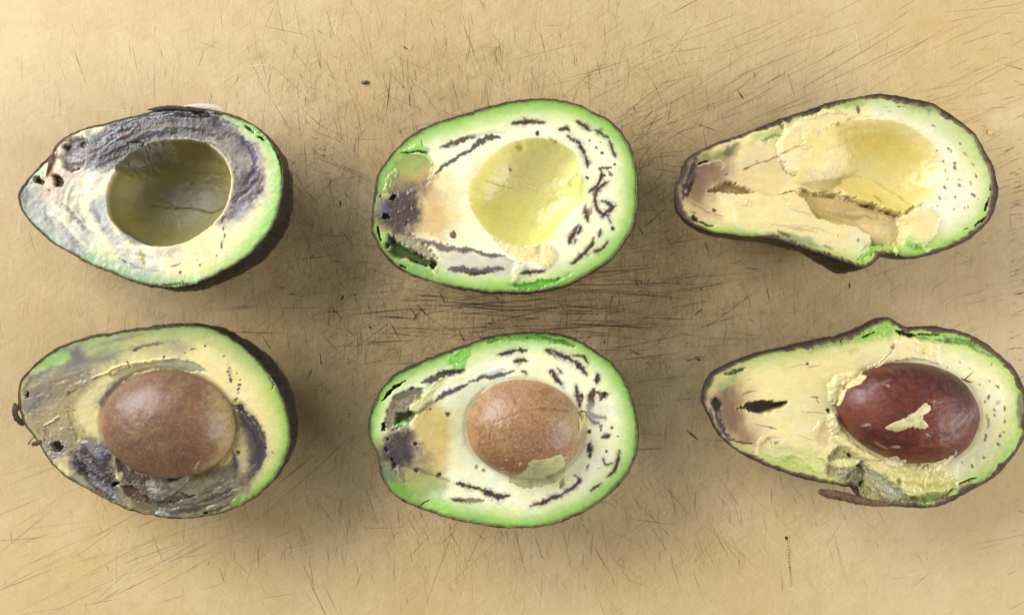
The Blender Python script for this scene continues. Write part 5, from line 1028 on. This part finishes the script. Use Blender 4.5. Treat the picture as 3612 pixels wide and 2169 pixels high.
for pts_, th_, c_ in (([(960,555),(1010,485),(1100,440),(1215,460),(1160,520),(1070,580),(1020,690),(965,660)], 13, (234,217,156)), ([(960,770),(1010,745),(1045,850),(1010,900),(980,860)], 20, (228,216,164)),
                      ([(1000,930),(1040,900),(1130,960),(1230,1020),(1330,1080),(1220,1090),(1100,1030)], 18, (238,222,156)), ([(1490,1105),(1560,1085),(1640,1078),(1700,1060),(1790,1020),(1835,1050),(1740,1115),(1600,1150)], 9, (216,202,140)), ([(960,1110),(1030,1080),(1120,1075),(1190,1085),(1140,1130),(1040,1150)], 16, (216,206,150))):
    h6.scrap("flesh_scrap", pts_, th_, c_, h6.root, rag=12, lump=10)
h6.tube("torn_skin_sliver", [(898,1312,-30),(960,1325,-16),(1060,1342,-8),(1160,1366,-4),(1260,1386,0),(1400,1404,-4)], [30,62,66,64,54,20], (104,74,54), h6.root, flat=.8, nz=.08)
h6.tube("stem_scrap", [(1905,495,20),(1940,512,40),(1985,522,24)], [8,16,3], (110,54,34), h6.root)
h6.tube("stem_scrap", [(1925,500,30),(1950,470,52),(1975,445,60)], [8,7,2], (96,52,36), h6.root)

for h in (h1, h2, h3, h4, h5, h6):
    h.root["category"] = "avocado"; h.root["group"] = "halved avocados lying cut side up on the board"

# ------------------------------------------------------------------ sticker on the skin behind the grey half, crumbs on the board
def small_lump(name, sx, sy, r, h, col, label, cat, asp=1.0, rot=0.0, seed=1):
    n = 14; r0, a0, q, lp = concentric(n); X, Y = px_world(sx, sy)
    rr = r * (1 + .3 * fbm(np.cos(a0) * 40, np.sin(a0) * 40, 14, 3, seed)) * r0 * 1e-4
    u, v = np.cos(a0) * rr * asp, np.sin(a0) * rr; x = u * math.cos(rot) - v * math.sin(rot); y = u * math.sin(rot) + v * math.cos(rot)
    z = h * 1e-4 * np.sqrt(np.clip(1 - r0 ** 2, 0, 1)) * (1 + .35 * fbm(x * 1e4, y * 1e4, 6, 3, seed)) + .0002
    o = link(name, make_mesh(name, np.stack([x, y, z], 1), q, np.tile(lin(col), (len(x), 1)), np.full(len(x), .5), up=1), None, M_FLESH, (X, Y, 0))
    o["label"] = label; o["category"] = cat; return o
small_lump("avocado_crumb", 3492, 469, 9, 9, (236, 206, 70), "tiny yellow crumb on the board right of the long seedless half", "crumb", 1.2, .3, 3)
small_lump("food_crumb", 1289, 292, 8, 6, (84, 68, 44), "tiny dark crumb on the board near the top edge left of centre", "crumb", 1.9, -.1, 5)
# fruit sticker: a thin curved oval clinging to the skin just below the rim
n = 20; r0, a0, q, lp = concentric(n)
u = np.cos(a0) * r0; v = np.sin(a0) * r0
C = h1.plane(690 * 2.0057 - 60, 76); ang = math.radians(-12)
lx = u * .0085; lz = v * .006
tip = np.stack([lx * math.cos(ang), .0032 - (lx / .0085) ** 2 * .0014 - .25 * (lz + .006), lx * math.sin(ang) * .3 - .0050 + lz], 1)
st = np.array(h1.plane(1320, 78)) + tip * np.array([1, 1, 1])
lo = link("sticker", make_mesh("sticker", st, q, np.tile(lin((232, 228, 236)), (len(u), 1)), np.full(len(u), .3), up=1), h1.root, M_FLESH)
lo["label"] = "pale fruit sticker on the skin"
